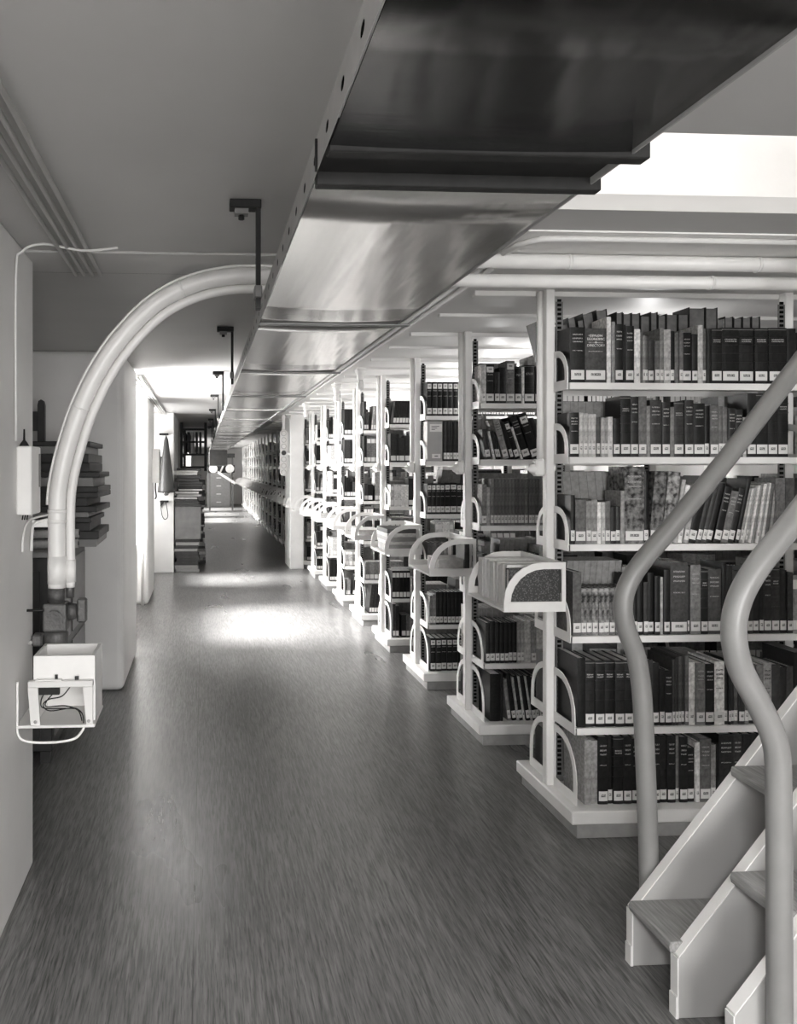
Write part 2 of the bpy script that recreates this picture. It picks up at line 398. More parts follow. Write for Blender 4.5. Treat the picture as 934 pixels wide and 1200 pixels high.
# wall behind the camera with a window
b = MB(); b.box(-1.6, .05, -3.1, -3.0, 0, CEIL); b.box(2.25, 3.9, -3.1, -3.0, 0, CEIL); b.box(.05, 2.25, -3.1, -3.0, 0, .6); b.box(.05, 2.25, -3.1, -3.0, 2.1, CEIL)
struct(b.obj('wall_back', 'wall_paint'))
struct(MB().box(3.9, 4.0, -3.1, YEND, 0, CEIL).obj('wall_right', 'wall_paint'))
struct(MB().box(-1.6, 3.9, YEND, YEND + .1, 0, CEIL).obj('wall_end', 'wall_paint'))

# shallow ceiling beam and thin ceiling ribs over the stacks
CY = [3.65 + 1.152 * i for i in range(26)]
struct(MB().box(-1.35, .93, 3.10, 3.42, CEIL - .010, CEIL).obj('trim_1', 'ceiling_paint', bevel=.004), 'flat band crossing the ceiling')
MB().box(-1.35, .93, 3.428, 3.436, CEIL - .006, CEIL).obj('shadow_gap', 'void', bpy.data.objects['trim_1'])
struct(MB().box(.70, .93, 2.75, YEND, CEIL - .05, CEIL).obj('trim_2', 'white_paint', bevel=.006), 'white moulding along the ceiling beside the metal trough')
ribm = MB().box(0, 2.69, -.018, .018, 0, .028).mesh('rib', 'slab_paint', .003)
for i, y in enumerate(CY):
    if i < 14:
        link('rib', ribm, ceil, (1.20, y + .042, CEIL - .028)); link('rib', ribm, ceil, (1.20, y + .596, CEIL - .022))

# ================================================================== METAL TROUGH OVER THE AISLE
PX0, PX1, PZ = .185, .655, 1.99
pan = tag(empty('conveyor_trough', (0, 0, 0)), 'long polished sheet-metal trough hung from the ceiling along the aisle', 'trough')
def sheet(y0, y1, sag=.012, mat='brushed_sheet'):
    m = MB(); nx, ny = 10, 6
    for j in range(ny + 1):
        for i in range(nx + 1):
            u = i / nx; s_ = 4 * u * (1 - u)
            m.v.append((PX0 + .004 + (PX1 - PX0 - .008) * u, y0 + (y1 - y0) * j / ny, PZ + .003 - sag * s_ * 1))
    for j in range(ny):
        for i in range(nx):
            a = j * (nx + 1) + i; m.face([a, a + 1, a + nx + 2, a + nx + 1], 0, True)
    n0 = len(m.v); m.v += [(x, y, z + .0025) for (x, y, z) in m.v[:n0]]
    for j in range(ny):
        for i in range(nx):
            a = n0 + j * (nx + 1) + i; m.face([a, a + nx + 1, a + nx + 2, a + 1], 0, True)
    for i in range(nx):
        m.face([i, n0 + i, n0 + i + 1, i + 1]); q = ny * (nx + 1) + i; m.face([q, q + 1, n0 + q + 1, n0 + q])
    return m.obj('sheet', mat, pan)
joints = [1.37] + [2.73 + 1.39 * k for k in range(16)]
sheet(-1.2, 1.255, .004, 'darkened_sheet')
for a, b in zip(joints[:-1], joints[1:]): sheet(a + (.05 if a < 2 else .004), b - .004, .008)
PEND = joints[-1]
# perforated side rails
def perforated(y0, y1, pitch, h, r, n=10):
    m = MB(); k = round((y1 - y0) / pitch); t = .0008
    for c_ in range(k):
        ya, yb = y0 + c_ * pitch, y0 + (c_ + 1) * pitch; cy = (ya + yb) / 2; cz = h / 2
        outer = []; inner = []
        for q in range(n):
            w_ = 2 * math.pi * (q + .5) / n; cx_, sz_ = math.cos(w_), math.sin(w_); inner.append((cy + 1.7 * r * cx_, cz + r * sz_))
            s_ = min((pitch / 2) / max(abs(cx_), 1e-6), (h / 2) / max(abs(sz_), 1e-6)); outer.append((cy + s_ * cx_, cz + s_ * sz_))
        # square the corners of the outline
        for cyq, czq in ((ya, 0), (yb, 0), (ya, h), (yb, h)):
            bi = min(range(n), key=lambda i: (outer[i][0] - cyq) ** 2 + (outer[i][1] - czq) ** 2); outer[bi] = (cyq, czq)
        m.frame(outer, inner, 'x', 0, t)
    return m
for yA, yB in ((-1.2, 1.32), (1.32, 8.04), (8.04, 16.02), (16.02, PEND)):
    pit = .14
    perforated(yA, yA + pit * round((yB - yA) / pit), pit, .058, .009, 12).obj('side_rail', 'slotted_steel', pan, (PX0 - .0008, 0, PZ))
    MB().box(PX0 + .0004, PX0 + .0024, yA, yB, PZ + .006, PZ + .056).obj('hole_shade', 'void', pan)  # black sheet stands for the shade seen through the rail holes
    MB().box(PX1, PX1 + .003, yA, yB, PZ, PZ + .058).obj('side_rail', 'slotted_steel', pan)
# open joint near the camera: dark bars, black plate for the shaded inside
MB().box(PX0 + .003, PX1 + .03, 1.255, 1.285, PZ - .006, PZ + .045).obj('joint_bar', 'black_iron', pan, bevel=.002)
MB().box(PX0 + .003, PX1 + .02, 1.395, 1.419, PZ - .010, PZ + .045).obj('joint_bar', 'black_iron', pan, bevel=.002)
MB().box(PX0 + .003, PX1 + .02, 1.2855, 1.3945, PZ + .012, PZ + .02).obj('gap_shade', 'black_iron', pan)
MB().box(PX0 - .005, PX0 - .0009, 1.352, 1.357, PZ - .002, PZ + .05).obj('lug', 'black_iron', pan)
for k, y in enumerate(joints[1:]):
    MB().box(PX0 - .004, PX1 + .018, y - .016, y + .016, PZ - .018, PZ - .0125).obj('joint_bar', 'grey_iron', pan, bevel=.0015)
MB().box(PX0 - .02, PX1 + .02, PEND, PEND + .9, 1.56, PZ + .06).obj('end_box', 'grey_board', pan, bevel=.01)
# hangers
for k, y in enumerate((2.50, 4.75, 6.95, 9.15, 11.4, 13.7, 16.2)):
    h = tag(empty('trough_hanger', (PX0 - .022, y, 0)), 'dark hanger strap with ceiling clamp, %s from the camera along the metal trough' % ('nearest', 'second', 'third', 'fourth', 'fifth', 'sixth', 'seventh')[k], 'hanger', 'hangers of the metal trough')
    MB().box(-.007, .007, -.015, .015, PZ - .012, CEIL - .022).obj('strap', 'black_iron', h, bevel=.001)
    MB().box(-.085, .008, -.025, .025, CEIL - .026, CEIL - .001).obj('clamp', 'black_iron', h, bevel=.002)
    MB().box(-.070, -.030, -.018, .018, CEIL - .042, CEIL - .0265).obj('clamp_jaw', 'grey_iron', h)
    MB().cyl((-.05, 0, CEIL - .056), (-.05, 0, CEIL - .043), .009, n=6).obj('bolt', 'black_iron', h)
    MB().box(-.012, .010, -.03, .03, PZ + .02, PZ + .055).obj('foot_clip', 'grey_iron', h, bevel=.002)

# ================================================================== PIPES AND CONDUITS
def pipe(name, pts, r, mat, label, cat, group=None, n=12, sm=0):
    o = MB().tube(smooth(pts, sm) if sm else pts, r, n).obj(name, mat); return tag(o, label, cat, group)
pos = ('outermost', 'second', 'third', 'innermost')
for k in range(4):
    x = -.505 + .032 * k
    pipe('conduit', [(x, -3.0, CEIL - .011), (x, 3.40, CEIL - .022)], .0075, 'cream_paint', 'thin painted conduit on the ceiling at upper left, %s of four from the wall' % pos[k], 'conduit', 'ceiling conduits at upper left', 8)
    x = -.62 + .03 * k
    pipe('conduit', [(x, 7.2, CEIL - .02), (x, 12.15, CEIL - .02)], .010, 'cream_paint', 'thin conduit under the ceiling before the far pier, %s of four from the wall' % pos[k], 'conduit', 'conduits before the far pier', 8)
for k in range(4):
    x = .985 + .045 * k
    pipe('conduit', [(x, 3.22, CEIL - .016), (x, 12.45, CEIL - .016)], .010, 'white_paint', 'white conduit along the ceiling above the bookcase ends, %s of four from the trough' % ('first', 'second', 'third', 'fourth')[k], 'conduit', 'conduits above the bookcase ends', 8)
pp = tag(empty('ceiling_pipe', (0, 0, 0)), 'thick white pipe crossing under the ceiling above the nearest bookcase, upper of two', 'pipe', 'thick pipes above the nearest bookcase')
MB().tube([(.72, 3.02, CEIL - .036), (3.85, 3.02, CEIL - .036)], .027, 16).obj('pipe', 'white_paint', pp)
for x in (1.33, 2.05): MB().tube([(x, 3.02, CEIL - .036), (x + .012, 3.02, CEIL - .036)], .0295, 16).obj('clip', 'white_paint', pp)
pp = tag(empty('ceiling_pipe', (0, 0, 0)), 'thick white pipe crossing under the ceiling above the nearest bookcase, lower of two', 'pipe', 'thick pipes above the nearest bookcase')
MB().tube([(.74, 3.07, CEIL - .098), (3.85, 3.07, CEIL - .090)], .025, 16).obj('pipe', 'white_paint', pp)
for x in (1.9, ): MB().tube([(x, 3.07, CEIL - .095), (x + .012, 3.07, CEIL - .095)], .0275, 16).obj('clip', 'white_paint', pp)
pipe('conduit', [(1.08, 2.985, CEIL - .0175), (1.09, 2.86, CEIL - .0175), (1.14, 2.79, CEIL - .0175), (1.25, 2.78, CEIL - .0175), (3.8, 2.78, CEIL - .0175)], .0105, 'cream_paint', 'thin conduit bending over the ceiling beside the thick pipes', 'conduit', None, 8)
pipe('conduit', smooth([(-.638, 2.93, 1.60), (-.638, 2.93, 2.16), (-.62, 2.94, 2.25), (-.55, 2.96, 2.283), (-.42, 2.98, 2.268), (-.30, 3.0, 2.284)], 6), .0045, 'wall_paint', 'thin white cable curving from the near wall onto the ceiling', 'cable', None, 8)

# ================================================================== BOOKCASES
def arch(d, h, s, band):
    """outline of a quarter-round end frame reaching d from the post, h high; s = direction"""
    def line(dd, hh, off):
        bt = .042 if off else 0
        pts = [(0 + off, bt)]
        pts.append((dd, bt)); r = min(dd - off, hh) * .80
        cy, cz = dd - r, hh - r
        pts.append((dd, cz))
        for k in range(1, 7):
            a_ = (math.pi / 2) * k / 6; pts.append((cy + r * math.cos(a_), cz + r * math.sin(a_)))
        pts.append((off, hh)); return pts
    o = line(d, h, 0); i = line(d - band, h - band, band * .6)
    return [(s * y, z) for y, z in o], [(s * y, z) for y, z in i]
SHZ = [1.87, 1.555, 1.185, .80, .428, .112]
SHB = [.176, .176, .185, .20, .235, .275]
SHD = [.165, .165, .170, .190, .235, .250]
X0, XM, X1 = 1.506, 2.60, 3.66
case_meshes = {}
def cm(key, fn):
    if key not in case_meshes: case_meshes[key] = fn()
    return case_meshes[key]
ORD = ['nearest', 'second', 'third', 'fourth', 'fifth', 'sixth', 'seventh', 'eighth', 'ninth', 'tenth', 'eleventh', 'twelfth', 'thirteenth', 'fourteenth', 'fifteenth', 'sixteenth', 'seventeenth', 'eighteenth', 'nineteenth', 'twentieth', 'twenty-first', 'twenty-second', 'twenty-third', 'twenty-fourth', 'twenty-fifth', 'twenty-sixth', 'twenty-seventh']
def bookcase(i, y):
    lab = 'white steel bookcase with grey plinth, %s from the stair along the right of the aisle' % ORD[i] if i else 'white steel bookcase nearest the camera, right behind the grey stair'
    c_ = tag(empty('bookcase', (0, y, 0)), lab, 'bookcase', 'bookcases along the right of the aisle')
    far = i >= 10
    link('plinth', cm('plinth', lambda: MB().box(X0 + .012, X1 + .03, -.298, .298, 0, .058).mesh('plinth', 'plinth_wood', .002)), c_)
    link('base', cm('base', lambda: MB().box(X0 - .012, X1 + .05, -.306, .306, .058, .112).mesh('base', 'white_paint', .004)), c_)
    def post():
        m = MB(); m.box(0, .040, -.022, .022, .112, CEIL - .001); return m.mesh('post', 'white_paint', .004)
    link('post', cm('post', post), c_, (X0, 0, 0)); link('post', cm('post', post), c_, (X1, 0, 0)); link('post', cm('post', post), c_, (XM, 0, 0))
    if not far:
        def rack():
            m = MB()
            for k in range(105): m.box(.010, .026, -.005, .001, .16 + .02 * k, .16 + .02 * k + .011)
            m.box(.004, .036, 0, .004, .13, CEIL - .06, 1); return m.mesh('slotted_strip', ['void', 'grey_iron'])
        o = link('slotted_strip', cm('rack', rack), c_, (X0 + .040, -.020, 0)); 
        link('slotted_strip', cm('rack', rack), c_, (XM - .036, -.020, 0))
        # conduit down the post to a switch with a pointed pull
        link('conduit', cm('pc', lambda: MB().tube([(0, 0, 1.55), (0, 0, CEIL - .01)], .014, 10).mesh('conduit', 'white_paint')), c_, (X0 - .016, .012, 0))
        def sw():
            m = MB(); m.lathe([(.022, 0), (.026, .01), (.026, .045), (.018, .058), (.007, .066), (.005, .082), (.002, .086)], 14); return m.mesh('switch_cone', 'white_paint')
        link('switch_cone', cm('sw', sw), c_, (X0 - .002, .012, 1.505), (0, R(-90), 0))
        link('switch_body', cm('swb', lambda: MB().box(-.042, .0, -.028, .028, 1.472, 1.548).mesh('switch_body', 'white_paint', .008)), c_, (X0 - .001, .012, 0))
    for k, z in enumerate(SHZ):
        d = SHD[k]
        for s in (-1, 1):
            if k < 5:
                def sh(s=s, d=d):
                    m = MB(); y0, y1 = sorted((s * .012, s * d)); m.box(X0 + .042, X1 - .002, y0, y1, -.004, 0)
                    y0, y1 = sorted((s * (d - .004), s * d)); m.box(X0 + .042, X1 - .002, y0, y1, -.028, -.004)
                    return m.mesh('shelf', 'white_paint')
                link('shelf', cm(('sh', k, s), sh), c_, (0, 0, z))
            def br(s=s, d=d, k=k):
                o_, i_ = arch(d - .022, SHB[k], s, .030); m = MB(); m.frame(o_, i_, 'x', 0, .004); return m.mesh('end_bracket', 'white_paint')
            kk = ('br', k, s)
            link('end_bracket', cm(kk, br), c_, (X0 + .032, s * .022, z - .028 if k < 5 else z))
            if i < 2: link('end_bracket', cm(kk, br), c_, (XM - .002, s * .022, z - .028 if k < 5 else z))
    # pull-out tray on the aisle end
    def plate():
        o_, i_ = arch(.262, .205, -1, .028); m = MB(); m.frame(o_, i_, 'y', 0, .008); return m.mesh('side_plate', 'white_paint')
    def board():
        m = MB(); m.box(-.262, -.002, -.22, .24, 0, .012); return m.mesh('end_tray', 'white_paint', .002)
    t_ = link('end_tray', cm('tray', board), c_, (X0 - .003, 0, .912))
    link('side_plate', cm('plate', plate), t_, (0, -.228, 0)); link('side_plate', cm('plate', plate), t_, (0, .240, 0))
    link('back_rail', cm('brail', lambda: MB().box(-.012, -.003, -.22, .24, .172, .205).mesh('back_rail', 'white_paint')), t_)
    return c_
NC = 26
for i in range(NC): bookcase(i, CY[i])

# ------------------------------------------------------------------ books
ORD2 = ['first', 'second', 'third', 'fourth', 'fifth', 'sixth', 'seventh', 'eighth', 'ninth', 'tenth', 'eleventh', 'twelfth', 'thirteenth', 'fourteenth', 'fifteenth', 'sixteenth', 'seventeenth', 'eighteenth', 'nineteenth', 'twentieth']
ORD2 += ['twenty-' + x for x in ORD2[:9]] + ['thirtieth'] + ['thirty-' + x for x in ORD2[:9]] + ['fortieth'] + ['forty-' + x for x in ORD2[:9]]
SHN = ['top', 'second', 'third', 'fourth', 'fifth', 'lowest']
CASEN = ['nearest bookcase', 'second bookcase', 'third bookcase']
def cover(w, d, h, t=.0025, bulge=.003):
    m = MB(); n = 5; out = [(0, d)]
    for k in range(n + 1):
        u = k / n; out.append((w * u, -bulge * 4 * u * (1 - u) + .0))
    out += [(w, d), (w - t, d), (w - t, t), (t, t), (t, d)]
    m.prism(out, 'z', 0, h); return m
def spine_strip(w, z0, z1, off=.0006, bulge=.003, inset=.06):
    m = MB(); n = 5; f = []; bk = []
    for k in range(n + 1):
        u = inset + (1 - 2 * inset) * k / n; y = -bulge * 4 * u * (1 - u)
        f.append((w * u, y - off)); bk.append((w * u, y - .0001))
    m.prism(f + bk[::-1], 'z', z0, z1); return m
def make_book(x, yfront, z, w, d, h, tone, style, tilt, label, group, rotz=0):
    """spine facing -y; x = left edge, stands on z"""
    sty = 'T' if style in 'TV' else ('B' if style == 'B' else 'n')
    if tone == 'l' and style == 'T': sty = 'T'
    tr = R(tilt); zz = z + (w * math.sin(tr) if tilt > 0 else 0)
    o = cover(w, d, h).obj('book', 'cover_%s_%s' % (tone, sty), None, (x, yfront, zz), (0, tr, rotz))
    tag(o, label, 'book', group)
    if w > .008:
        MB().box(.0027, w - .0027, .0027, d - .004, .003, h - .004).obj('page_block', 'paper' if rnd.random() < .5 else 'old_paper', o)
    if style in 'LTBV':
        hl = .040 if w > .022 else .044
        spine_strip(w, .014, .014 + hl).obj('spine_label', 'call_label', o)
    if style == 'V':
        spine_strip(w, h * .80, h * .94, inset=.1).obj('title_label', 'call_label', o)
    if style == 'B':
        for q in (.84, .70, .55, .40): spine_strip(w, h * q - .003, h * q + .003, .0018, inset=.0).obj('raised_band', 'cover_%s_n' % tone, o)
    return o
def size_word(w, h):
    if w < .016: return 'thin '
    if w > .055: return 'thick '
    if h > .27: return 'tall '
    if h < .19: return 'short '
    return ''
def parse(s):
    out = []
    for tok in s.split():
        rep = 1
        if '*' in tok: tok, rep = tok.split('*'); rep = int(rep)
        p = tok[2:].split('/')
        for _ in range(rep): out.append((tok[0], tok[1], int(p[0]) / 1000, int(p[1]) / 1000, float(p[2]) if len(p) > 2 else 0.))
    return out
occupied = {}
def fill(ci, k, spec, xs, xe):
    y = CY[ci]; d = SHD[k]; z = SHZ[k] + .0005; x = xs; prev = (0., .2); n = 0
    top = (CEIL - .03 if k == 0 else SHZ[k - 1] - .032) - z
    for (tone, sty, w, h, tilt) in parse(spec):
        pt, ph = prev
        if tilt < 0: x += max(0, h * (math.sin(R(-tilt)) - max(0, math.sin(R(-pt)))))
        if pt > tilt and pt > 0: x += max(0, ph * (math.sin(R(pt)) - max(0, math.sin(R(tilt)))))
        step = w / math.cos(R(tilt)) if tilt else w
        h = min(h, (top - .004) / (math.cos(R(tilt)) + .0) - (w * math.sin(abs(R(tilt)))))
        if x + step > xe: break
        if sty == 'F': x += w + .004; prev = (0, h); continue
        dep = min(d - .028, h * .74, .20)
        lab = '%s%s book%s, %s from post, %s shelf of %s' % (size_word(w, h), TONE_WORD[tone], {'T': ' with lettering', 'B': ' with raised bands', 'V': ' with two labels', 'L': ' with white label', 'n': ''}[sty], ORD2[n], SHN[k], CASEN[ci])
        make_book(x, y - d + .012 + rnd.random() * .010, z, w, dep, h, tone, sty, tilt, lab, 'books on the shelves')
        x += step + .0008; prev = (tilt, h); n += 1
    occupied[(ci, k)] = x
CASE1 = ['kT65/236 gT94/232 wn19/282 ln14/260 kT35/251 kn11/248 kT37/244 wL25/230 mn12/218 lL12/205 gL12/202 dL25/187 mL22/181 lL17/236 wL29/230 kL19/224 mn16/218 mL17/226 kT39/218 kL26/211 wn22/251 mL16/236 kn21/236 kB47/238 kB77/242 kB66/242 kB59/241 kB81/242 kL40/240',
 'kT41/189 wL17/189 lL19/187 wL15/183 wL20/183 mL16/171 wL17/167 lL16/165 wL21/171 kL29/165 kB44/260 dT34/257 mL35/259 ln15/218 dT51/244 dT36/235 mn19/214 dB44/238 dT39/244 kT50/230 kL21/220 mT37/222 gL19/218 mL21/214 kT32/210 kT34/205 lL19/171 kL40/275 kB54/275 kB44/275 kB46/275 kB44/275',
 'kL19/208 mL46/189 lL22/183 lL26/189 wL17/177 wL15/177 mL22/183 kL24/159 dL20/159 ln16/226 qT87/330 kL21/312 qL52/306/5 qL52/306/6 ln18/275/8 wL20/251/9 lL22/257/10 kL34/290/13 dL22/285/14 dL20/280/14 kL25/263/14 kT32/244/13 mT30/226/13 dT26/238/13 kL17/281/12 lL12/232/11 wn10/238/11 lL10/244/11 wn10/251/10 ln12/257/10 wL12/257/9 ln12/263/9 wn12/260/8 mn15/257/8 ln12/265/7 mn12/263/7',
 'mL37/269 qL24/199*9 kL21/250 kL24/237 dL21/225 kL26/263 kL24/250 ln16/244 kL26/276 gT76/308 dL13/289 mT45/295 kB31/276 gT60/276 kL18/302 kL26/289 dT34/269 kL30/263 dL26/250 kL26/276 kL21/276 dT34/282 dB35/282 kL30/270 dL25/260',
 'kn34/289 kB41/276*5 wT55/257 dL26/276 kL28/263 kL22/237 kT31/231 dL13/276 dL13/286 mL13/289 dL13/289 mL16/289 wL28/263 mT39/260 kT39/257 wT43/266 dL17/250 kL12/257 kL14/263 mL17/244 dL26/237 mL18/237 kT30/225 mL31/250 lT38/257 dL34/250 kL31/237 dL28/240',
 'ln28/269 ln29/263 kT42/290 kL21/288 kB43/288 kT35/285 kT46/269 kL21/282 kL26/285 kT26/285 kL30/285 kT35/288 mL16/285 kT34/272 kT31/225 wL20/250 mT48/263 lL22/237 kn10/244 dT64/292 dT39/290 kL38/285 kT31/285 kL38/288 kT38/285 dL34/285 kL30/280']
for k, s in enumerate(CASE1): fill(0, k, s, X0 + .050 + (.022 if k == 5 else 0), XM - .045)
CASE2 = ['wL26/217 kV48/219 dL28/176 kL39/203 mV48/240 kB37/208 wL15/205 kB60/217 kL32/210 dL30/214 kL26/200 mL30/230',
 'dL30/170/-8 wL15/160/-12 kL15/160/-13 kL15/155/-13 lT35/230/-15 kL20/215/-17 kV28/220/-18 wL14/190/-18 kT45/250/-19 kV50/262/-19 kL30/240/-19',
 'mL28/230 ln20/215 mL19/262*16',
 'dL25/230 dL25/215 kL28/206 kL28/200 wL20/190 wL18/190 wL22/185 wL20/190 kL24/230 kL24/230 kL26/235 kL26/230 kL26/228',
 'dL24/225 kL30/232 kL26/226 kL24/224 kL24/224 kL22/222 kL22/225 lL22/232 lL20/228 wn34/235 lL30/232 wn45/236 mL28/230',
 'kn60/260 kn12/262 lL20/230/-7 kL24/262/-8 wL12/240/-8 kL22/250/-8 wL12/245/-8 kL22/250/-9 wL12/245/-9 kL22/250/-9 kL22/240/-9 kL22/240/-9']
for k, s in enumerate(CASE2): fill(1, k, s, X0 + .052 + (.02 if k == 5 else 0), X0 + .50)
CASE3 = ['kV36/238*7 kV30/236*2', 'xF112/310 dL22/300*7', 'kV30/214*4 kV40/216 kV46/218 kV32/214 kV32/214', 'mL30/190*3 lL20/180*4 kL30/200*4', 'mL20/200 lL22/210 kL26/225*9', 'kV38/225*7 kV30/225']
for k, s in enumerate(CASE3): fill(2, k, s.replace('xF', 'kF'), X0 + .052, X0 + .34)
# large grey box file standing on the second shelf of the third bookcase
yb = CY[2] - SHD[1] + .012
bf = tag(empty('box_file', (X0 + .052, yb, SHZ[1] + .0005)), 'large grey box file with two white labels on the third bookcase', 'file box')
MB().box(0, .108, 0, .14, 0, .278).obj('body', 'box_file', bf, bevel=.002)
MB().box(.018, .104, -.0008, 0, .205, .258).obj('title_label', 'label_paper', bf); MB().box(.034, .094, -.0008, 0, .020, .050).obj('spine_label', 'label_paper', bf)
MB().box(.030, .085, -.0012, -.0008, .240, .244).obj('printed_line', 'ink', bf); MB().box(.030, .070, -.0012, -.0008, .228, .232).obj('printed_line', 'ink', bf); MB().box(.030, .055, -.0012, -.0008, .217, .221).obj('printed_line', 'ink', bf)
MB().box(.052, .076, -.0012, -.0008, .032, .038).obj('printed_line', 'ink', bf)
# readable title on the broad grey volume of the top shelf
for o in list(bpy.data.objects):
    if o.get('label', '').startswith('thick mid-grey book with lettering, second from post, top shelf of nearest'):
        cu = bpy.data.curves.new('title_lettering', 'FONT'); cu.body = 'CEYLON\nECONOMIC\n&\nDIRECTORY'; cu.size = .0145; cu.align_x = 'CENTER'; cu.extrude = .0002; cu.space_line = .95
        cu.materials.append(MATS['label_paper'])
        tmp = bpy.data.objects.new('lettering_source', cu); COL.objects.link(tmp)
        dg = bpy.context.evaluated_depsgraph_get(); me = bpy.data.meshes.new_from_object(tmp.evaluated_get(dg)); bpy.data.objects.remove(tmp)
        t_ = link('title_lettering', me, o, (.047, -.0040, .196), (R(90), 0, 0))

# far-side rows of the nearest bookcase that rise above the near rows
def far_row(ci, k, specs, label):
    y = CY[ci]; d = SHD[k]; z = SHZ[k] + .0005; x = X0 + .05; n = 0
    for (tone, w, h, tilt) in specs:
        if x + w > XM - .05: break
        # spine faces +y: turned half round
        o = cover(w, d - .03, h).obj('book', 'cover_%s_n' % tone, None, (x + w, y + d - .012, z + (w * math.sin(R(tilt)) if tilt > 0 else 0)), (0, R(tilt), 0))
        o.rotation_mode = 'XYZ'; o.matrix_world = Matrix.Translation((x, y + d - .012, z + (w * math.sin(R(tilt)) if tilt > 0 else 0))) @ Matrix.Rotation(R(tilt), 4, 'Y') @ Matrix.Translation((w, 0, 0)) @ Matrix.Rotation(math.pi, 4, 'Z')
        tag(o, '%s%s book seen from behind, %s from the post, back row of %s shelf' % (size_word(w, h), TONE_WORD[tone], ORD2[n], SHN[k]), 'book', 'books on the shelves')
        MB().box(.0027, w - .0027, .0027, d - .036, .003, h - .004).obj('page_block', 'aged_edge', o)
        x += w / math.cos(R(tilt)) + .002; n += 1
r2 = random.Random(3)
top = [('d', .045, .30, -14), ('k', .028, .27, -12), ('m', .030, .28, -10), ('k', .035, .31, -9), ('k', .030, .30, -8), ('k', .05, .33, -9), ('k', .05, .345, -7), ('k', .03, .335, 0)]
top += [('k', .032 + .02 * r2.random(), .32 + .02 * r2.random(), 0) for _ in range(7)] + [('k', .075, .36, 0), ('d', .055, .36, 0), ('l', .03, .31, 0)]
top += [('k', .040, .315 + .008 * r2.random(), 0) for _ in range(9)]
far_row(0, 0, top, '')
done_far = {(0, 0)}

# every other book: too many to name one by one
tones = 'kkkkkddddgmmlw'
names = ['cover_%s_stuff' % t for t in TONE]; tidx = {t: i for i, t in enumerate(TONE)}
names += ['aged_paper', 'label_paper']; PI_, LI_ = len(names) - 2, len(names) - 1
B = MB()
def sbook(x, w, ya, yb, z, h, tone, lab, s, lean=0.):
    """s=-1: spine at ya facing -y, s=1: spine at yb facing +y"""
    b_ = len(B.v); dx = h * math.tan(R(lean))
    B.v += [(x, ya, z), (x + w, ya, z), (x + w, yb, z), (x, yb, z), (x + dx, ya, z + h), (x + w + dx, ya, z + h), (x + w + dx, yb, z + h), (x + dx, yb, z + h)]
    ti = tidx[tone]
    for q, mi in (((0, 3, 2, 1), ti), ((4, 5, 6, 7), PI_), ((0, 1, 5, 4), ti if s < 0 else PI_), ((1, 2, 6, 5), ti), ((2, 3, 7, 6), ti if s > 0 else PI_), ((3, 0, 4, 7), ti)): B.face([b_ + i for i in q], mi)
    if lab and s < 0:
        for (z0, z1) in lab:
            b2 = len(B.v); e = dx / h; i_ = w * .07
            B.v += [(x + i_ + e * z0, ya - .0006, z + z0), (x + w - i_ + e * z0, ya - .0006, z + z0), (x + w - i_ + e * z1, ya - .0006, z + z1), (x + i_ + e * z1, ya - .0006, z + z1)]
            B.face([b2, b2 + 1, b2 + 2, b2 + 3], LI_)
r3 = random.Random(21)
for ci in range(NC):
    for k in range(6):
        for s in (-1, 1):
            if s > 0 and ((ci, k) in done_far or ci > 9): continue
            xe = X1 - .05 if ci < 5 else X0 + .75
            x = X0 + .052
            if s < 0 and ci < 3: x = occupied[(ci, k)] + .002
            d = SHD[k]; z = SHZ[k] + .0005; top_ = (.36 if k == 0 else SHZ[k - 1] - .034 - z)
            while x < xe:
                # runs of one set, then loose books
                run = r3.choice([1, 1, 2, 4, 5, 7, 9]); tone = r3.choice(tones); w0 = r3.uniform(.014, .045); h0 = min(r3.uniform(.17, .30), top_ - .005); style = r3.random()
                if s > 0: h0 = min(r3.uniform(.20, .32), top_ - .005)
                lean = r3.choice([0, 0, 0, 0, 0, 6, -6]) if run > 2 else 0
                if lean: x += h0 * .1
                for q in range(run):
                    w = w0 * r3.uniform(.92, 1.08) if run > 2 else r3.uniform(.012, .05); h = h0 * (1 if run > 2 else r3.uniform(.85, 1)) ; h = min(h, top_ - .005)
                    if x + w > xe: break
                    if x < XM + .045 and x + w + .03 > XM - .01: x = XM + .05
                    dep = min(d - .03, h * .74)
                    if s < 0: ya = CY[ci] - d + .012 + r3.random() * .008; yb = ya + dep
                    else: yb = CY[ci] + d - .012; ya = yb - dep
                    lab = [(.014, .054)] + ([(h * .76, h * .92)] if style < .35 and run > 2 else [])
                    sbook(x, w, ya, yb, z, h, tone if run > 2 else r3.choice(tones), lab, s, lean); x += w + .001
                if lean: x += h0 * .1
                else: x += r3.choice([0, 0, 0, 0, .02])
bs = B.obj('shelved_books', names)
bs['kind'] = 'stuff'; tag(bs, 'the remaining books in rows on the receding bookcases', 'books')

# ------------------------------------------------------------------ what lies in the end trays
ty = CY[0]; tz = .912 + .0125
bd = tag(empty('binder', (X0 - .24, ty - .214, tz)), 'black marbled binder standing in the nearest white end tray', 'binder')
MB().box(0, .215, 0, .004, 0, .165).obj('front_board', 'marbled_board', bd); MB().box(0, .215, .034, .038, 0, .165).obj('back_board', 'marbled_board', bd)
MB().box(.004, .205, .0045, .0335, .003, .158).obj('page_block', 'paper', bd); MB().box(.2155, .219, 0, .038, 0, .165).obj('spine', 'dark_board', bd)
for k in range(10):
    h = .165 + .012 * rnd.random(); 
    o = MB().box(-.235 + .006 * rnd.random(), -.02, 0, .026, 0, h).obj('paper_sheaf', 'paper', None, (X0, ty - .168 + .038 * k, tz))
    tag(o, 'white sheaf of papers filed in the nearest end tray, %s behind the binder' % ORD2[k], 'papers', 'papers in the nearest end tray')
ty = CY[1]
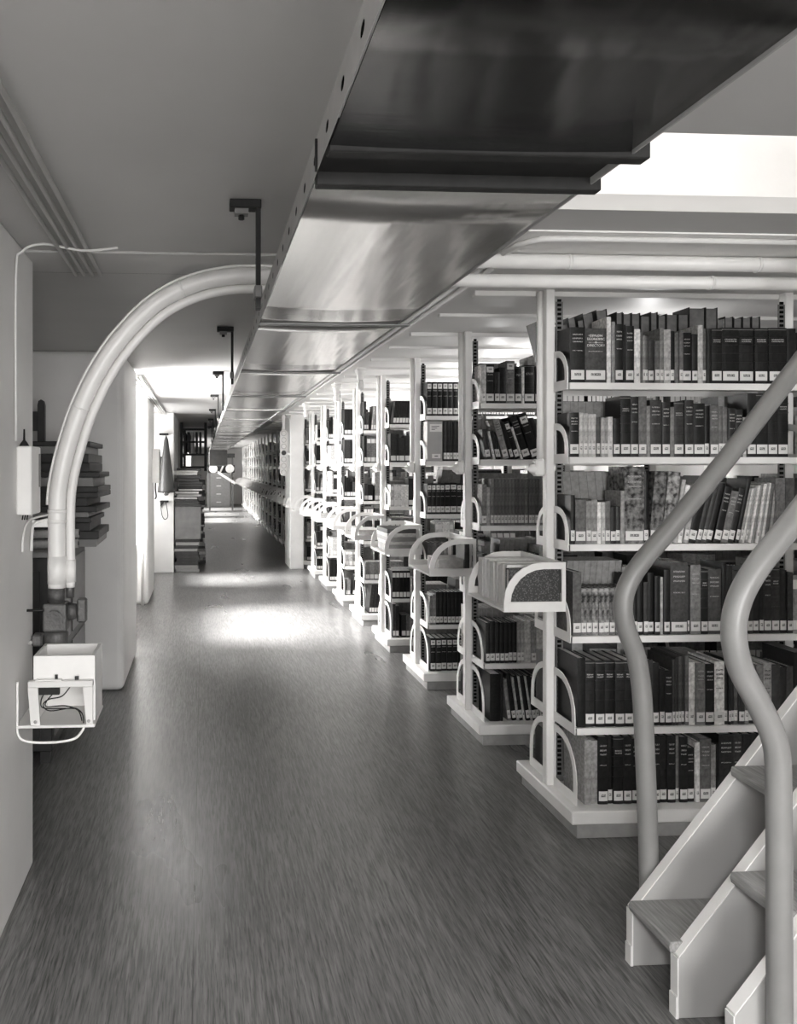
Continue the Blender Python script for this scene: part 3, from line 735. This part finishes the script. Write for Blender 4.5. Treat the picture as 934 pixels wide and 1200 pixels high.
o = MB().box(-.20, -.03, -.18, .06, 0, .075).obj('box', 'old_paper', None, (X0, ty, tz), bevel=.004); tag(o, 'speckled grey box lying in the second end tray', 'box')
o = cover(.028, .16, .17).obj('book', 'cover_d_n', None, (X0 - .06, ty - .2, tz)); tag(o, 'small dark book standing in the second end tray', 'book')
ty = CY[2]; zz = tz
for k, (h, v) in enumerate([(.05, 'grey_board'), (.022, 'old_paper'), (.03, 'grey_board'), (.025, 'old_paper'), (.03, 'dark_board')]):
    o = MB().box(-.235 + .012 * rnd.random(), -.03, -.19 + .02 * rnd.random(), .19, 0, h).obj('flat_book', v, None, (X0, ty, zz), bevel=.002); zz += h + .0006
    tag(o, '%s book lying flat in the third end tray, %s from the bottom' % ({'grey_board': 'grey', 'old_paper': 'pale', 'dark_board': 'dark'}[v], ORD2[k]), 'book', 'flat books in the third end tray')
for ci in (3, 5, 12, 13):
    o = MB().box(-.22, -.03, -.17, .17, 0, .07).obj('flat_book', 'old_paper' if ci < 9 else 'grey_board', None, (X0, CY[ci], tz), bevel=.003); tag(o, 'pale book lying in the end tray of the %s bookcase' % ORD[ci], 'book')

# ================================================================== STAIR
st = tag(empty('alternating_tread_stair', (1.30, 2.26, 0)), 'steep grey painted stair with alternating half treads at lower right', 'stair')
SL = 1.224
def stringer(y, label=None):
    n = MB(); xt = 1.30
    z0 = .165; top = 2.30; xtop = xt + (top - z0) / SL
    poly = [(0, 0), (0, z0), (xtop - xt, top), (xtop - xt + .40, top), (.45, 0)]
    n.prism(poly, 'y', -.016, .016); o = n.obj('stringer', 'stair_paint', st, (0, y - 2.26, 0), bevel=.002)
    # bright edge strip along the top
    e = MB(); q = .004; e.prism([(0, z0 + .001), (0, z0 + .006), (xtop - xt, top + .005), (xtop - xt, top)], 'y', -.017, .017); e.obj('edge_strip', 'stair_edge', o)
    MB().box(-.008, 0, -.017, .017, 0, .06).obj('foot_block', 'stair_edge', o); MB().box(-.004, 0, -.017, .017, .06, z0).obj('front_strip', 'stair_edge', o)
for y in (2.50, 2.255, 2.01): stringer(y)
for k in range(10):
    z = .2 * (k + 1); x = .16 * k; far = (k % 2 == 0); y0, y1 = (2.272, 2.483) if far else (2.027, 2.238)
    m = MB(); m.prism([(x - .012, z - .030), (x - .016, z - .014), (x - .012, z), (x + .30, z), (x + .30, z - .030)], 'y', y0 - 2.26 - (.014 if k == 0 else 0), y1 - 2.26)
    m.obj('tread', 'wood_tread', st, bevel=.002)
def rail(y, pts, label):
    top = pts[-1]; P = smooth([(x, y, z) for x, z in pts], 8) + [Vector((top[0] + (2.9 - top[1]) / 1.27, y, 2.9))]
    o = MB().tube(P, .029, 16).obj('handrail', 'grey_rail'); tag(o, label, 'handrail', 'tubular stair handrails')
    return o
rail(2.556, [(1.392, 0), (1.386, .35), (1.372, .70), (1.362, .84), (1.345, .93), (1.315, 1.01), (1.305, 1.075), (1.318, 1.14), (1.365, 1.215), (1.47, 1.335), (1.65, 1.55)], 'bent grey tubular handrail on the far side of the stair')
rail(1.955, [(1.388, 0), (1.386, .40), (1.384, .74), (1.375, .85), (1.335, .94), (1.288, 1.03), (1.272, 1.115), (1.285, 1.19), (1.33, 1.27), (1.42, 1.38), (1.60, 1.605)], 'bent grey tubular handrail on the near side of the stair')

# ================================================================== PNEUMATIC TUBE, VALVE, CONTROL BOX
TY = 3.24
tb = tag(empty('pneumatic_tube', (-.55, TY, 0)), 'fat white tube arching from the left wall up over the aisle', 'tube')
path = [(-.553, 1.055), (-.553, 1.20), (-.553, 1.33), (-.546, 1.44), (-.520, 1.565), (-.468, 1.73), (-.388, 1.895), (-.290, 2.03), (-.175, 2.14), (-.04, 2.21), (.10, 2.243), (.24, 2.248), (.62, 2.248)]
def rel(p): return [(x + .55, dy, z) for x, dy, z in p]
main = smooth([(x, 0, z) for x, z in path], 6)
MB().tube([(p.x + .55, 0, p.z) for p in main], .033, 18).obj('main_tube', 'white_paint', tb)
def offset(P, d):
    out = []
    for i, p in enumerate(P):
        t = (P[min(i + 1, len(P) - 1)] - P[max(i - 1, 0)]).normalized(); out.append(Vector((p.x + t.z * d, p.y, p.z - t.x * d)))
    return out
sec = offset(main, .049)
MB().tube([(p.x + .55, .012, p.z) for p in sec], .0175, 12).obj('side_tube', 'white_paint', tb)
cab = [p for p in offset(main, -.038) if p.z > 1.36]
MB().tube([(p.x + .55, 0, p.z) for p in cab], .005, 8).obj('cable', 'white_paint', tb)
for zc, hh in ((1.07, .105), (1.30, .012), (1.34, .012)):
    MB().tube([(-.003, 0, zc), (-.003, 0, zc + hh)], .0355, 18).obj('collar', 'white_paint', tb)
MB().tube([(.046, .012, 1.075), (.046, .012, 1.16)], .021, 12).obj('collar', 'white_paint', tb)
for idx in (30, 52):
    a, b2 = main[idx], main[idx + 1]; t = (b2 - a).normalized()
    MB().tube([(a.x + .55, 0, a.z), (a.x + .55 + t.x * .008, 0, a.z + t.z * .008)], .0345, 18).obj('collar', 'white_paint', tb)
# arms clamping the tube to the wall
MB().tube(smooth([(-.086, -.06, 1.20), (-.086, -.05, 1.26), (-.080, -.03, 1.30), (-.034, 0, 1.315)], 6), .0055, 8).obj('clamp_arm', 'white_paint', tb)
MB().tube(smooth([(-.089, -.20, 1.21), (-.088, -.19, 1.27), (-.080, -.12, 1.318), (-.034, 0, 1.332)], 6), .004, 8).obj('clamp_arm', 'white_paint', tb)
MB().box(-.0955, -.034, -.012, .012, 1.285, 1.312).obj('clamp_arm', 'white_paint', tb, bevel=.003)
vl = tag(empty('tube_valve', (-.555, TY, 0)), 'dark cast-iron valve housing at the foot of the white tube', 'valve')
MB().cyl((0, 0, 1.000), (0, 0, 1.054), .032, n=18).obj('neck', 'cast_iron', vl)
MB().box(-.044, .044, -.045, .045, .895, 1.000).obj('housing', 'cast_iron', vl, bevel=.008, seg=2)
cvr = MB().cyl((0, -.054, .945), (0, -.0455, .945), .032, n=20).obj('round_cover', 'cast_iron', vl); MB().cyl((0, -.058, .945), (0, -.0545, .945), .020, n=18).obj('cover_boss', 'cast_iron', cvr)
MB().lathe([(.036, .838), (.046, .845), (.046, .885), (.036, .8945)], 20).obj('drum', 'cast_iron', vl)
MB().box(-.088, -.048, -.03, .03, .838, .882).obj('mounting_arm', 'cast_iron', vl, bevel=.006)
MB().cyl((.046, .0, .965), (.078, .0, .965), .036, .028, 16).obj('elbow', 'cast_iron', vl); MB().box(.079, .115, -.02, .02, .925, 1.015).obj('side_fitting', 'cast_iron', vl, bevel=.006)
MB().cyl((-.088, -.006, .858), (-.088, -.05, .858), .008, n=8).obj('bolt', 'silver_ring', vl)
MB().cyl((.05, .012, 1.016), (.05, .012, 1.074), .016, n=12).obj('side_neck', 'cast_iron', vl)
# white control box
cx, cy0 = -.590, 2.985
cb = tag(empty('control_box', (cx, cy0, .61)), 'white wooden control box with open bin on the left wall, wires inside', 'control box')
MB().box(-.055, .215, -.03, .215, 0, .010).obj('base_board', 'cream_paint', cb, bevel=.002)
bn = MB(); Wb, t = .212, .012
bn.box(0, Wb, .0, t, .150, .243); bn.box(0, Wb, .21 - t, .21, .012, .243); bn.box(0, t, t, .21 - t, .012, .243); bn.box(Wb - t, Wb, t, .21 - t, .012, .243); bn.box(t, Wb - t, t, .21 - t, .150, .158)
bn.obj('bin', 'white_paint', cb)
MB().box(-.014, Wb - .004, -.030, -.0005, .140, .162).obj('console_ledge', 'cream_paint', cb, bevel=.002)
MB().prism([(-.014, .1395), (.020, .1395), (.028, .0105), (-.004, .0105)], 'y', -.028, -.018).obj('console_cheek', 'cream_paint', cb)
MB().prism([(Wb - .038, .1395), (Wb - .004, .1395), (Wb - .004, .0105), (Wb - .026, .0105)], 'y', -.028, -.018).obj('console_cheek', 'cream_paint', cb)
MB().box(.012, .10, -.0275, -.006, .1622, .1660).obj('switch_plate', 'white_paint', cb)
MB().box(.076, .086, -.016, -.008, .1662, .180).obj('switch', 'black_knob', cb); MB().box(.145, .158, -.018, -.008, .1622, .174).obj('switch', 'black_knob', cb)
MB().box(.02, .09, -.012, .010, .110, .138).obj('terminal_block', 'black_iron', cb)
for q, pts in enumerate([[(.04, -.004, .12), (.028, -.01, .09), (.035, -.012, .066), (.09, -.01, .062), (.15, -.012, .060), (.172, -.016, .04), (.175, -.02, .012)], [(.07, -.004, .115), (.045, -.012, .085), (.05, -.013, .070), (.11, -.012, .072), (.155, -.012, .055), (.170, -.018, .02)], [(.13, -.004, .14), (.10, -.01, .105), (.055, -.012, .095), (.035, -.012, .075), (.06, -.012, .055), (.14, -.012, .064), (.17, -.014, .045)]]):
    MB().tube(smooth(pts, 6), .0022, 6).obj('wire', 'black_iron', cb)
for x in (.012, Wb - .018): MB().cyl((x, -.030, .022), (x, -.0282, .022), .006, n=10).obj('screw', 'silver_ring', cb)
MB().tube(smooth([(.178, -.022, .012), (.172, -.022, -.012), (.14, -.022, -.042), (.06, -.022, -.052), (-.02, -.022, -.046), (-.048, -.022, -.02), (-.050, -.024, .05), (-.050, -.024, .16)], 7), .0045, 8).obj('cable', 'white_paint', cb)
# switch box on the near wall
sb = tag(empty('switch_box', (-.647, 3.05, 1.345)), 'white metal switch box on the near left wall', 'switch box')
MB().box(.0005, .052, -.075, .09, 0, .240).obj('housing', 'white_paint', sb, bevel=.004)
MB().box(.0525, .054, .055, .085, .095, .215).obj('cover_plate', 'grey_board', sb)
MB().lathe([(.018, .2405), (.012, .252), (.004, .262), (.003, .30)], 10, c=(.020, -.04, 0)).obj('cable_gland', 'black_iron', sb)
for q in range(3): MB().cyl((.015 + .008 * q, -.05, -.018), (.018 + .008 * q, -.05, -.0005), .0025, n=6).obj('wire', 'black_iron', sb)
hk = tag(MB().cyl((-.6465, 3.15, .985), (-.585, 3.15, .985), .005, n=8).obj('wall_peg', 'black_iron'), 'thin dark metal peg sticking out of the near left wall', 'peg')

# ================================================================== CABINET AND PAPERS IN THE FIRST BAY
kb = tag(empty('dark_cabinet', (-1.33, 4.35, 0)), 'dark wooden cabinet with a tall back post in the first wall bay', 'cabinet')
MB().box(0, .56, .02, 1.22, .06, 1.05).obj('carcass', 'dark_wood', kb, bevel=.005)
MB().box(-.01, .58, 0, 1.24, 1.0505, 1.08).obj('top', 'plinth_wood', kb, bevel=.004)
for yy in (.02, 1.14):
    for xx in (.02, .50): MB().box(xx, xx + .05, yy, yy + .06, 0, .0595).obj('foot', 'dark_wood', kb)
for y0, y1 in ((.06, .58), (.66, 1.18)):
    MB().box(.5605, .567, y0, y1, .55, .98).obj('panel', 'grey_iron', kb, bevel=.003); MB().box(.5605, .567, y0, y1, .12, .50).obj('panel', 'grey_iron', kb, bevel=.003)
MB().box(.06, .50, .010, .0195, .12, .98).obj('panel', 'dark_wood', kb, bevel=.002)
pt = MB(); pt.prism([(.30, 1.0805), (.345, 1.0805), (.345, 1.90), (.338, 1.925), (.322, 1.935), (.306, 1.925), (.30, 1.90)], 'y', .98, 1.02); pt.obj('post', 'dark_wood', kb)
MB().box(-.01, .2995, .985, 1.015, 1.74, 1.86).obj('cross_board', 'dark_wood', kb, bevel=.003)
z = 1.0808; r5 = random.Random(5)
for k in range(24):
    h = r5.uniform(.025, .05); ex = r5.uniform(.24, .36); mt = r5.choice(['dark_board', 'dark_board', 'dark_board', 'dark_board', 'dark_board', 'grey_board'])
    if z + h > 1.68: break
    o = MB().box(-.52, .02 + ex * .6, -.30, .28, 0, h).obj('folder', mt, None, (-.80, 4.92, z), (0, 0, R(r5.uniform(-1.2, 1.2))), bevel=.003); z += h + .0008
    tag(o, '%s folder in the pile on the dark cabinet, %s from the bottom' % ({'dark_board': 'dark', 'grey_board': 'grey', 'old_paper': 'pale'}[mt], ORD2[k]), 'folder', 'folders on the dark cabinet')
for k, (y, zz) in enumerate(((4.50, 1.105), (4.53, 1.156))):
    ro = tag(empty('paper_roll', (-.78, y, zz)), 'rolled paper lying beside the folders on the dark cabinet, %s' % ('lower roll', 'upper roll')[k], 'paper roll', 'paper rolls')
    MB().cyl((-.22, 0, 0), (.12, .02, .004), .024, n=14).obj('roll', 'old_paper', ro); MB().cyl((.1205, .02, .004), (.122, .02, .004), .012, n=10).obj('hollow', 'void', ro)

# ================================================================== LEFT WALL BEYOND THE SECOND PIER
rd = tag(empty('radiator', (-.92, 7.15, .08)), 'white column radiator under the left window past the rounded pier', 'radiator')
for k in range(22):
    MB().box(0, .22, .09 * k, .09 * k + .06, 0, .62).obj('column', 'white_paint', rd, bevel=.018, seg=2)
for zz in (.05, .55): MB().cyl((.11, -.05, zz), (.11, 2.06, zz), .022, n=10).obj('header_pipe', 'white_paint', rd)
for yy in (.1, 1.9): MB().box(.06, .16, yy, yy + .03, -.08, -.0005).obj('foot', 'white_paint', rd)
pipe('riser_pipe', [(-.66, 9.29, 0), (-.66, 9.29, .62), (-.66, 9.29, CEIL - .001)], .016, 'white_paint', 'thin white riser pipe beside the third pier', 'pipe')
eb = tag(empty('meter_box', (-.60, 10.1, 1.33)), 'pale grey metal box on the wall before the conical extinguisher', 'meter box')
MB().box(.0005, .085, -.14, .14, 0, .40).obj('housing', 'cream_paint', eb, bevel=.006); MB().box(.0855, .089, -.12, .12, .03, .37).obj('door', 'grey_rail', eb, bevel=.002)
MB().tube(smooth([(.04, -.1, -.001), (.04, -.1, -.08), (.05, -.11, -.16), (.035, -.12, -.19)], 5), .009, 8).obj('cable', 'black_iron', eb)
ex = tag(empty('conical_extinguisher', (-.525, 12.08, 0)), 'dark cone-shaped fire extinguisher hung on the far pier', 'extinguisher')
MB().lathe([(.118, 1.155), (.125, 1.17), (.120, 1.20), (.030, 1.90), (.012, 1.95), (.006, 1.97)], 24).obj('cone', 'dark_enamel', ex)
MB().lathe([(.020, 1.112), (.036, 1.125), (.036, 1.140), (.060, 1.154)], 16).obj('nozzle_cap', 'silver_ring', ex)
MB().box(-.10, .03, -.0, .119, 1.972, 2.0).obj('upper_bracket', 'black_iron', ex); MB().box(-.09, .03, -.0, .119, 1.015, 1.04).obj('lower_bracket', 'black_iron', ex)
MB().prism([(-.09, 1.0145), (-.03, 1.0145), (-.09, .94)], 'y', .09, .119).obj('bracket_gusset', 'black_iron', ex)
MB().tube(smooth([(-.08, .10, .94), (-.06, .07, .82), (-.02, .06, .77), (.02, .07, .82), (-.005, .05, 1.013)], 6), .005, 6).obj('safety_cord', 'black_iron', ex)
tm = tag(empty('wall_telephone', (-.62, 12.199, 1.45)), 'dark wall apparatus behind the cone-shaped extinguisher', 'apparatus')
MB().box(.01, .09, -.06, -.0005, 0, .22).obj('housing', 'black_iron', tm, bevel=.006); MB().cyl((.05, -.085, .12), (.05, -.0605, .12), .03, n=14).obj('dial', 'black_iron', tm)

# pile of bound volumes against the far pier
r6 = random.Random(11); z = .0005; k = 0
def flat(x0, x1, y0, y1, z, h, mt, label, grp='bound volumes piled by the far pier'):
    o = MB().box(x0, x1, y0, y1, 0, h).obj('flat_volume', mt, None, (0, 0, z), bevel=.004); tag(o, label, 'book', grp)
    MB().box(x0 + .005, x1 - .006, y0 - .0012, y0 + .001, h * .2, h * .8).obj('page_edge', 'old_paper' if r6.random() < .12 else mt, o, (0, 0, 0))
    return o
while z < .44:
    h = r6.uniform(.03, .06); a = r6.uniform(-.02, .02)
    mt = r6.choice(['dark_board', 'dark_board', 'dark_board', 'grey_board'])
    flat(-.40 + a, -.06 + a, 12.22, 12.75, z, h, mt, '%s volume in the low pile under the grey box, %s from the floor' % ({'dark_board': 'dark', 'grey_board': 'grey'}[mt], ORD2[k])); z += h + .0008; k += 1
gb = tag(empty('grey_box', (-.40, 12.2, z)), 'big grey cardboard box in the tall pile by the far pier', 'box')
MB().box(0, .37, 0, .5, 0, .47).obj('body', 'dull_carton', gb, bevel=.006); MB().box(-.008, .378, -.006, .506, .4705, .505).obj('lid', 'dark_board', gb, bevel=.004)
z += .506; k = 0
while z < 1.50:
    h = r6.uniform(.025, .05); a = r6.uniform(-.03, .05); mt = r6.choice(['dark_board', 'dark_board', 'dark_board', 'grey_board', 'old_paper'])
    flat(-.40 + a, -.05 + a, 12.2 + r6.uniform(0, .05), 12.7, z, h, mt, '%s volume piled on top of the grey box, %s from the box' % ({'dark_board': 'dark', 'grey_board': 'grey', 'old_paper': 'pale'}[mt], ORD2[k])); z += h + .0008; k += 1
z = .0005; k = 0
while z < 1.25:
    h = r6.uniform(.03, .07); a = r6.uniform(-.03, .03); mt = r6.choice(['dark_board', 'dark_board', 'grey_board'])
    flat(-.38 + a, .02 + a, 13.3, 13.8, z, h, mt, '%s volume in the pile behind the grey box, %s from the floor' % ({'dark_board': 'dark', 'grey_board': 'grey'}[mt], ORD2[k]), 'bound volumes piled behind'); z += h + .0008; k += 1
# dark overhead machinery past the pile
oh = tag(empty('overhead_rack', (-.40, 14.8, 0)), 'dark overhead rack of steel bars hanging under the far ceiling', 'rack')
for xx in (0, .42):
    for yy in (0, 2.4): MB().box(xx, xx + .05, yy, yy + .05, 1.45, CEIL - .001).obj('upright', 'black_iron', oh)
for zz in (1.5, 1.72, 1.94, 2.16):
    MB().box(.051, .419, 0, .04, zz, zz + .035).obj('bar', 'black_iron', oh)
    MB().box(0, .05, .051, 2.399, zz, zz + .035).obj('bar', 'black_iron', oh)
for q in range(5):
    MB().box(.05 + .07 * q, .09 + .07 * q, .2, 2.2, 1.76 + .03 * (q % 2), 2.14).obj('hanging_panel', 'dark_board' if q != 2 else 'old_paper', oh)

# ================================================================== PILLAR AND SIGNAL PLATE ON THE RIGHT
struct(MB().box(1.29, 1.497, 12.5, 13.3, 0, CEIL).obj('wall_pillar', 'white_paint', bevel=.012, seg=2), 'white pillar at the end of the lit bookcases')
sg = tag(empty('signal_plate', (1.20, 12.55, 0)), 'pale signal strip with a column of round lamps beside the pillar', 'signal')
n = 10; zc0, zc1, hw = 1.44, 2.02, .055; o_ = [( -hw, zc0), (-hw, zc1)] ; poly = []
for q in range(9): a_ = math.pi * q / 8; poly.append((hw * math.cos(a_), zc1 + hw * math.sin(a_)))
for q in range(9): a_ = math.pi + math.pi * q / 8; poly.append((hw * math.cos(a_), zc0 + hw * math.sin(a_)))
MB().prism(poly, 'y', 0, .03).obj('plate', 'cream_paint', sg)
for q in range(7):
    z = 1.44 + .58 * q / 6; mt = 'cream_paint' if q not in (3, 4) else ('black_knob' if q == 3 else 'bulb_glass')
    l_ = MB().cyl((0, -.012, z), (0, -.0005, z), .033, n=16).obj('lamp', mt, sg); MB().frame([(.038 * math.cos(2 * math.pi * i / 16), z + .038 * math.sin(2 * math.pi * i / 16)) for i in range(16)], [(.0335 * math.cos(2 * math.pi * i / 16), z + .0335 * math.sin(2 * math.pi * i / 16)) for i in range(16)], 'y', -.008, -.0005).obj('bezel', 'grey_iron', l_)
MB().box(-.02, .02, .005, .025, 2.078, CEIL - .001).obj('hanger', 'white_paint', sg)
MB().box(.0555, .089, .005, .025, 1.70, 1.73).obj('wall_arm', 'white_paint', sg)

# bare bulbs above the bookcase ends
for k, (x, y) in enumerate(((1.20, 6.40), (1.20, 7.55), (1.20, 9.85))):
    lp = tag(empty('bulb_lamp', (x, y, 0)), 'unlit bare bulb lamp under the ceiling above the %s bookcase end' % ('third', 'fourth', 'sixth')[k], 'lamp', 'bare bulb lamps')
    MB().lathe([(.045, CEIL - .04), (.045, CEIL - .066), (.03, CEIL - .075), (.028, CEIL - .115), (.022, CEIL - .12)][::-1], 16).obj('socket', 'white_paint', lp)
    MB().lathe([(.016, CEIL - .1205), (.022, CEIL - .135), (.031, CEIL - .165), (.024, CEIL - .19), (.008, CEIL - .199)][::-1], 16).obj('bulb', 'bulb_glass', lp)
    if k == 1: MB().cyl((.03, 0, CEIL - .55), (.03, 0, CEIL - .10), .003, n=6).obj('pull_cord', 'black_iron', lp); MB().cyl((.03, 0, CEIL - .58), (.03, 0, CEIL - .5505), .008, n=8).obj('pull_knob', 'black_knob', lp)

# ================================================================== FAR END
ch = tag(empty('conveyor_machine', (.15, 29.5, 0)), 'dark conveyor machine with two pale round wheels at the far end', 'conveyor')
MB().box(0, .95, 0, .6, 1.33, 1.60).obj('casing', 'dark_board', ch, bevel=.01); MB().box(0, .95, 0, .6, 1.86, 2.0).obj('upper_beam', 'dark_board', ch)
for x in (.2, .78): MB().cyl((x, -.05, 1.47), (x, -.0005, 1.47), .15, n=20).obj('wheel', 'white_paint', ch)
for x in (.05, .85): MB().box(x, x + .06, .1, .16, 0, 1.3295).obj('leg', 'grey_iron', ch)
for x in (.05, .85): MB().box(x, x + .06, .1, .16, 1.6005, 1.8595).obj('strut', 'grey_iron', ch)
b_ = MB().box(-.03, .03, -.03, 0, 0, .62).obj('brace', 'cream_paint', ch, (.42, -.06, 1.30), (0, R(25), 0))
MB().prism([(.35, 1.30), (.95, .92), (.95, 1.02), (.35, 1.40)], 'y', -.5, -.06).obj('chute', 'white_paint', ch)
fc = tag(empty('far_cabinet', (.15, 32.5, 0)), 'grey cabinet standing at the far end of the aisle', 'cabinet')
MB().box(0, .9, 0, .5, 0, 1.30).obj('body', 'grey_rail', fc, bevel=.01)
for q in range(4): d_ = MB().box(.04, .86, -.012, -.0005, .05 + .31 * q, .33 + .31 * q).obj('drawer', 'grey_board', fc); MB().box(.36, .54, -.02, -.0125, .17 + .31 * q, .20 + .31 * q).obj('handle', 'paper', d_)

# lamp added out of view to brighten the storey above
ul = tag(empty('stairhead_fill', (1.6, 2.9, 4.597)), 'added unseen lamp brightening the storey above', 'lamp')
MB().lathe([(.02, -.10), (.05, -.06), (.05, 0)], 14).obj('socket', 'white_paint', ul)
light('stairhead_fill_light', 'POINT', (1.6, 2.9, 4.40), (0, 0, 0), 80, .12)
# lamp added unseen behind the camera to light stair and near books
el = tag(empty('fill_lamp', (-.12, -.55, 0)), 'added enamel-shaded lamp behind the camera, filling in light on stair and near books', 'lamp')
MB().cyl((0, 0, 2.12), (0, 0, CEIL - .001), .008, n=8).obj('stem', 'black_iron', el)
sh_ = MB(); n_ = 24
for (r_, z_) in ((.03, 2.12), (.08, 2.11), (.17, 2.03), (.175, 2.02), (.168, 2.025), (.078, 2.105), (.03, 2.112)):
    for q in range(n_): sh_.v.append((r_ * math.cos(2 * math.pi * q / n_), r_ * math.sin(2 * math.pi * q / n_), z_))
for i in range(6):
    for q in range(n_): sh_.face([i * n_ + q, i * n_ + (q + 1) % n_, (i + 1) * n_ + (q + 1) % n_, (i + 1) * n_ + q], 0, True)
sh_.obj('shade', 'white_paint', el)
MB().lathe([(.008, 2.02), (.028, 2.045), (.018, 2.09), (.014, 2.111)], 14).obj('bulb', 'bulb_glass', el)
light('fill_lamp_light', 'SPOT', (-.12, -.55, 2.015), (0, 0, 0), 110)
sp_ = bpy.data.lights['fill_lamp_light']; sp_.spot_size = R(165); sp_.spot_blend = .35; sp_.shadow_soft_size = .17
# bulbs added to brighten passages and stack ceiling, suggested by the post switches
for i in range(9):
    yy = CY[i] + .576
    lp = tag(empty('fill_bulb', (2.30, yy, 0)), 'added ceiling bulb brightening the passage behind the %s bookcase' % ORD[i], 'lamp', 'added bulbs in the passages')
    MB().lathe([(.022, CEIL - .10), (.030, CEIL - .07), (.045, CEIL - .055), (.045, CEIL - .03)], 14).obj('socket', 'white_paint', lp)
    MB().lathe([(.008, CEIL - .175), (.026, CEIL - .16), (.030, CEIL - .14), (.018, CEIL - .1005)], 14).obj('bulb', 'bulb_glass', lp)
    light('fill_bulb_light', 'POINT', (2.30, yy, CEIL - .215), (0, 0, 0), 1.8 if i == 0 else 5.0, .035)
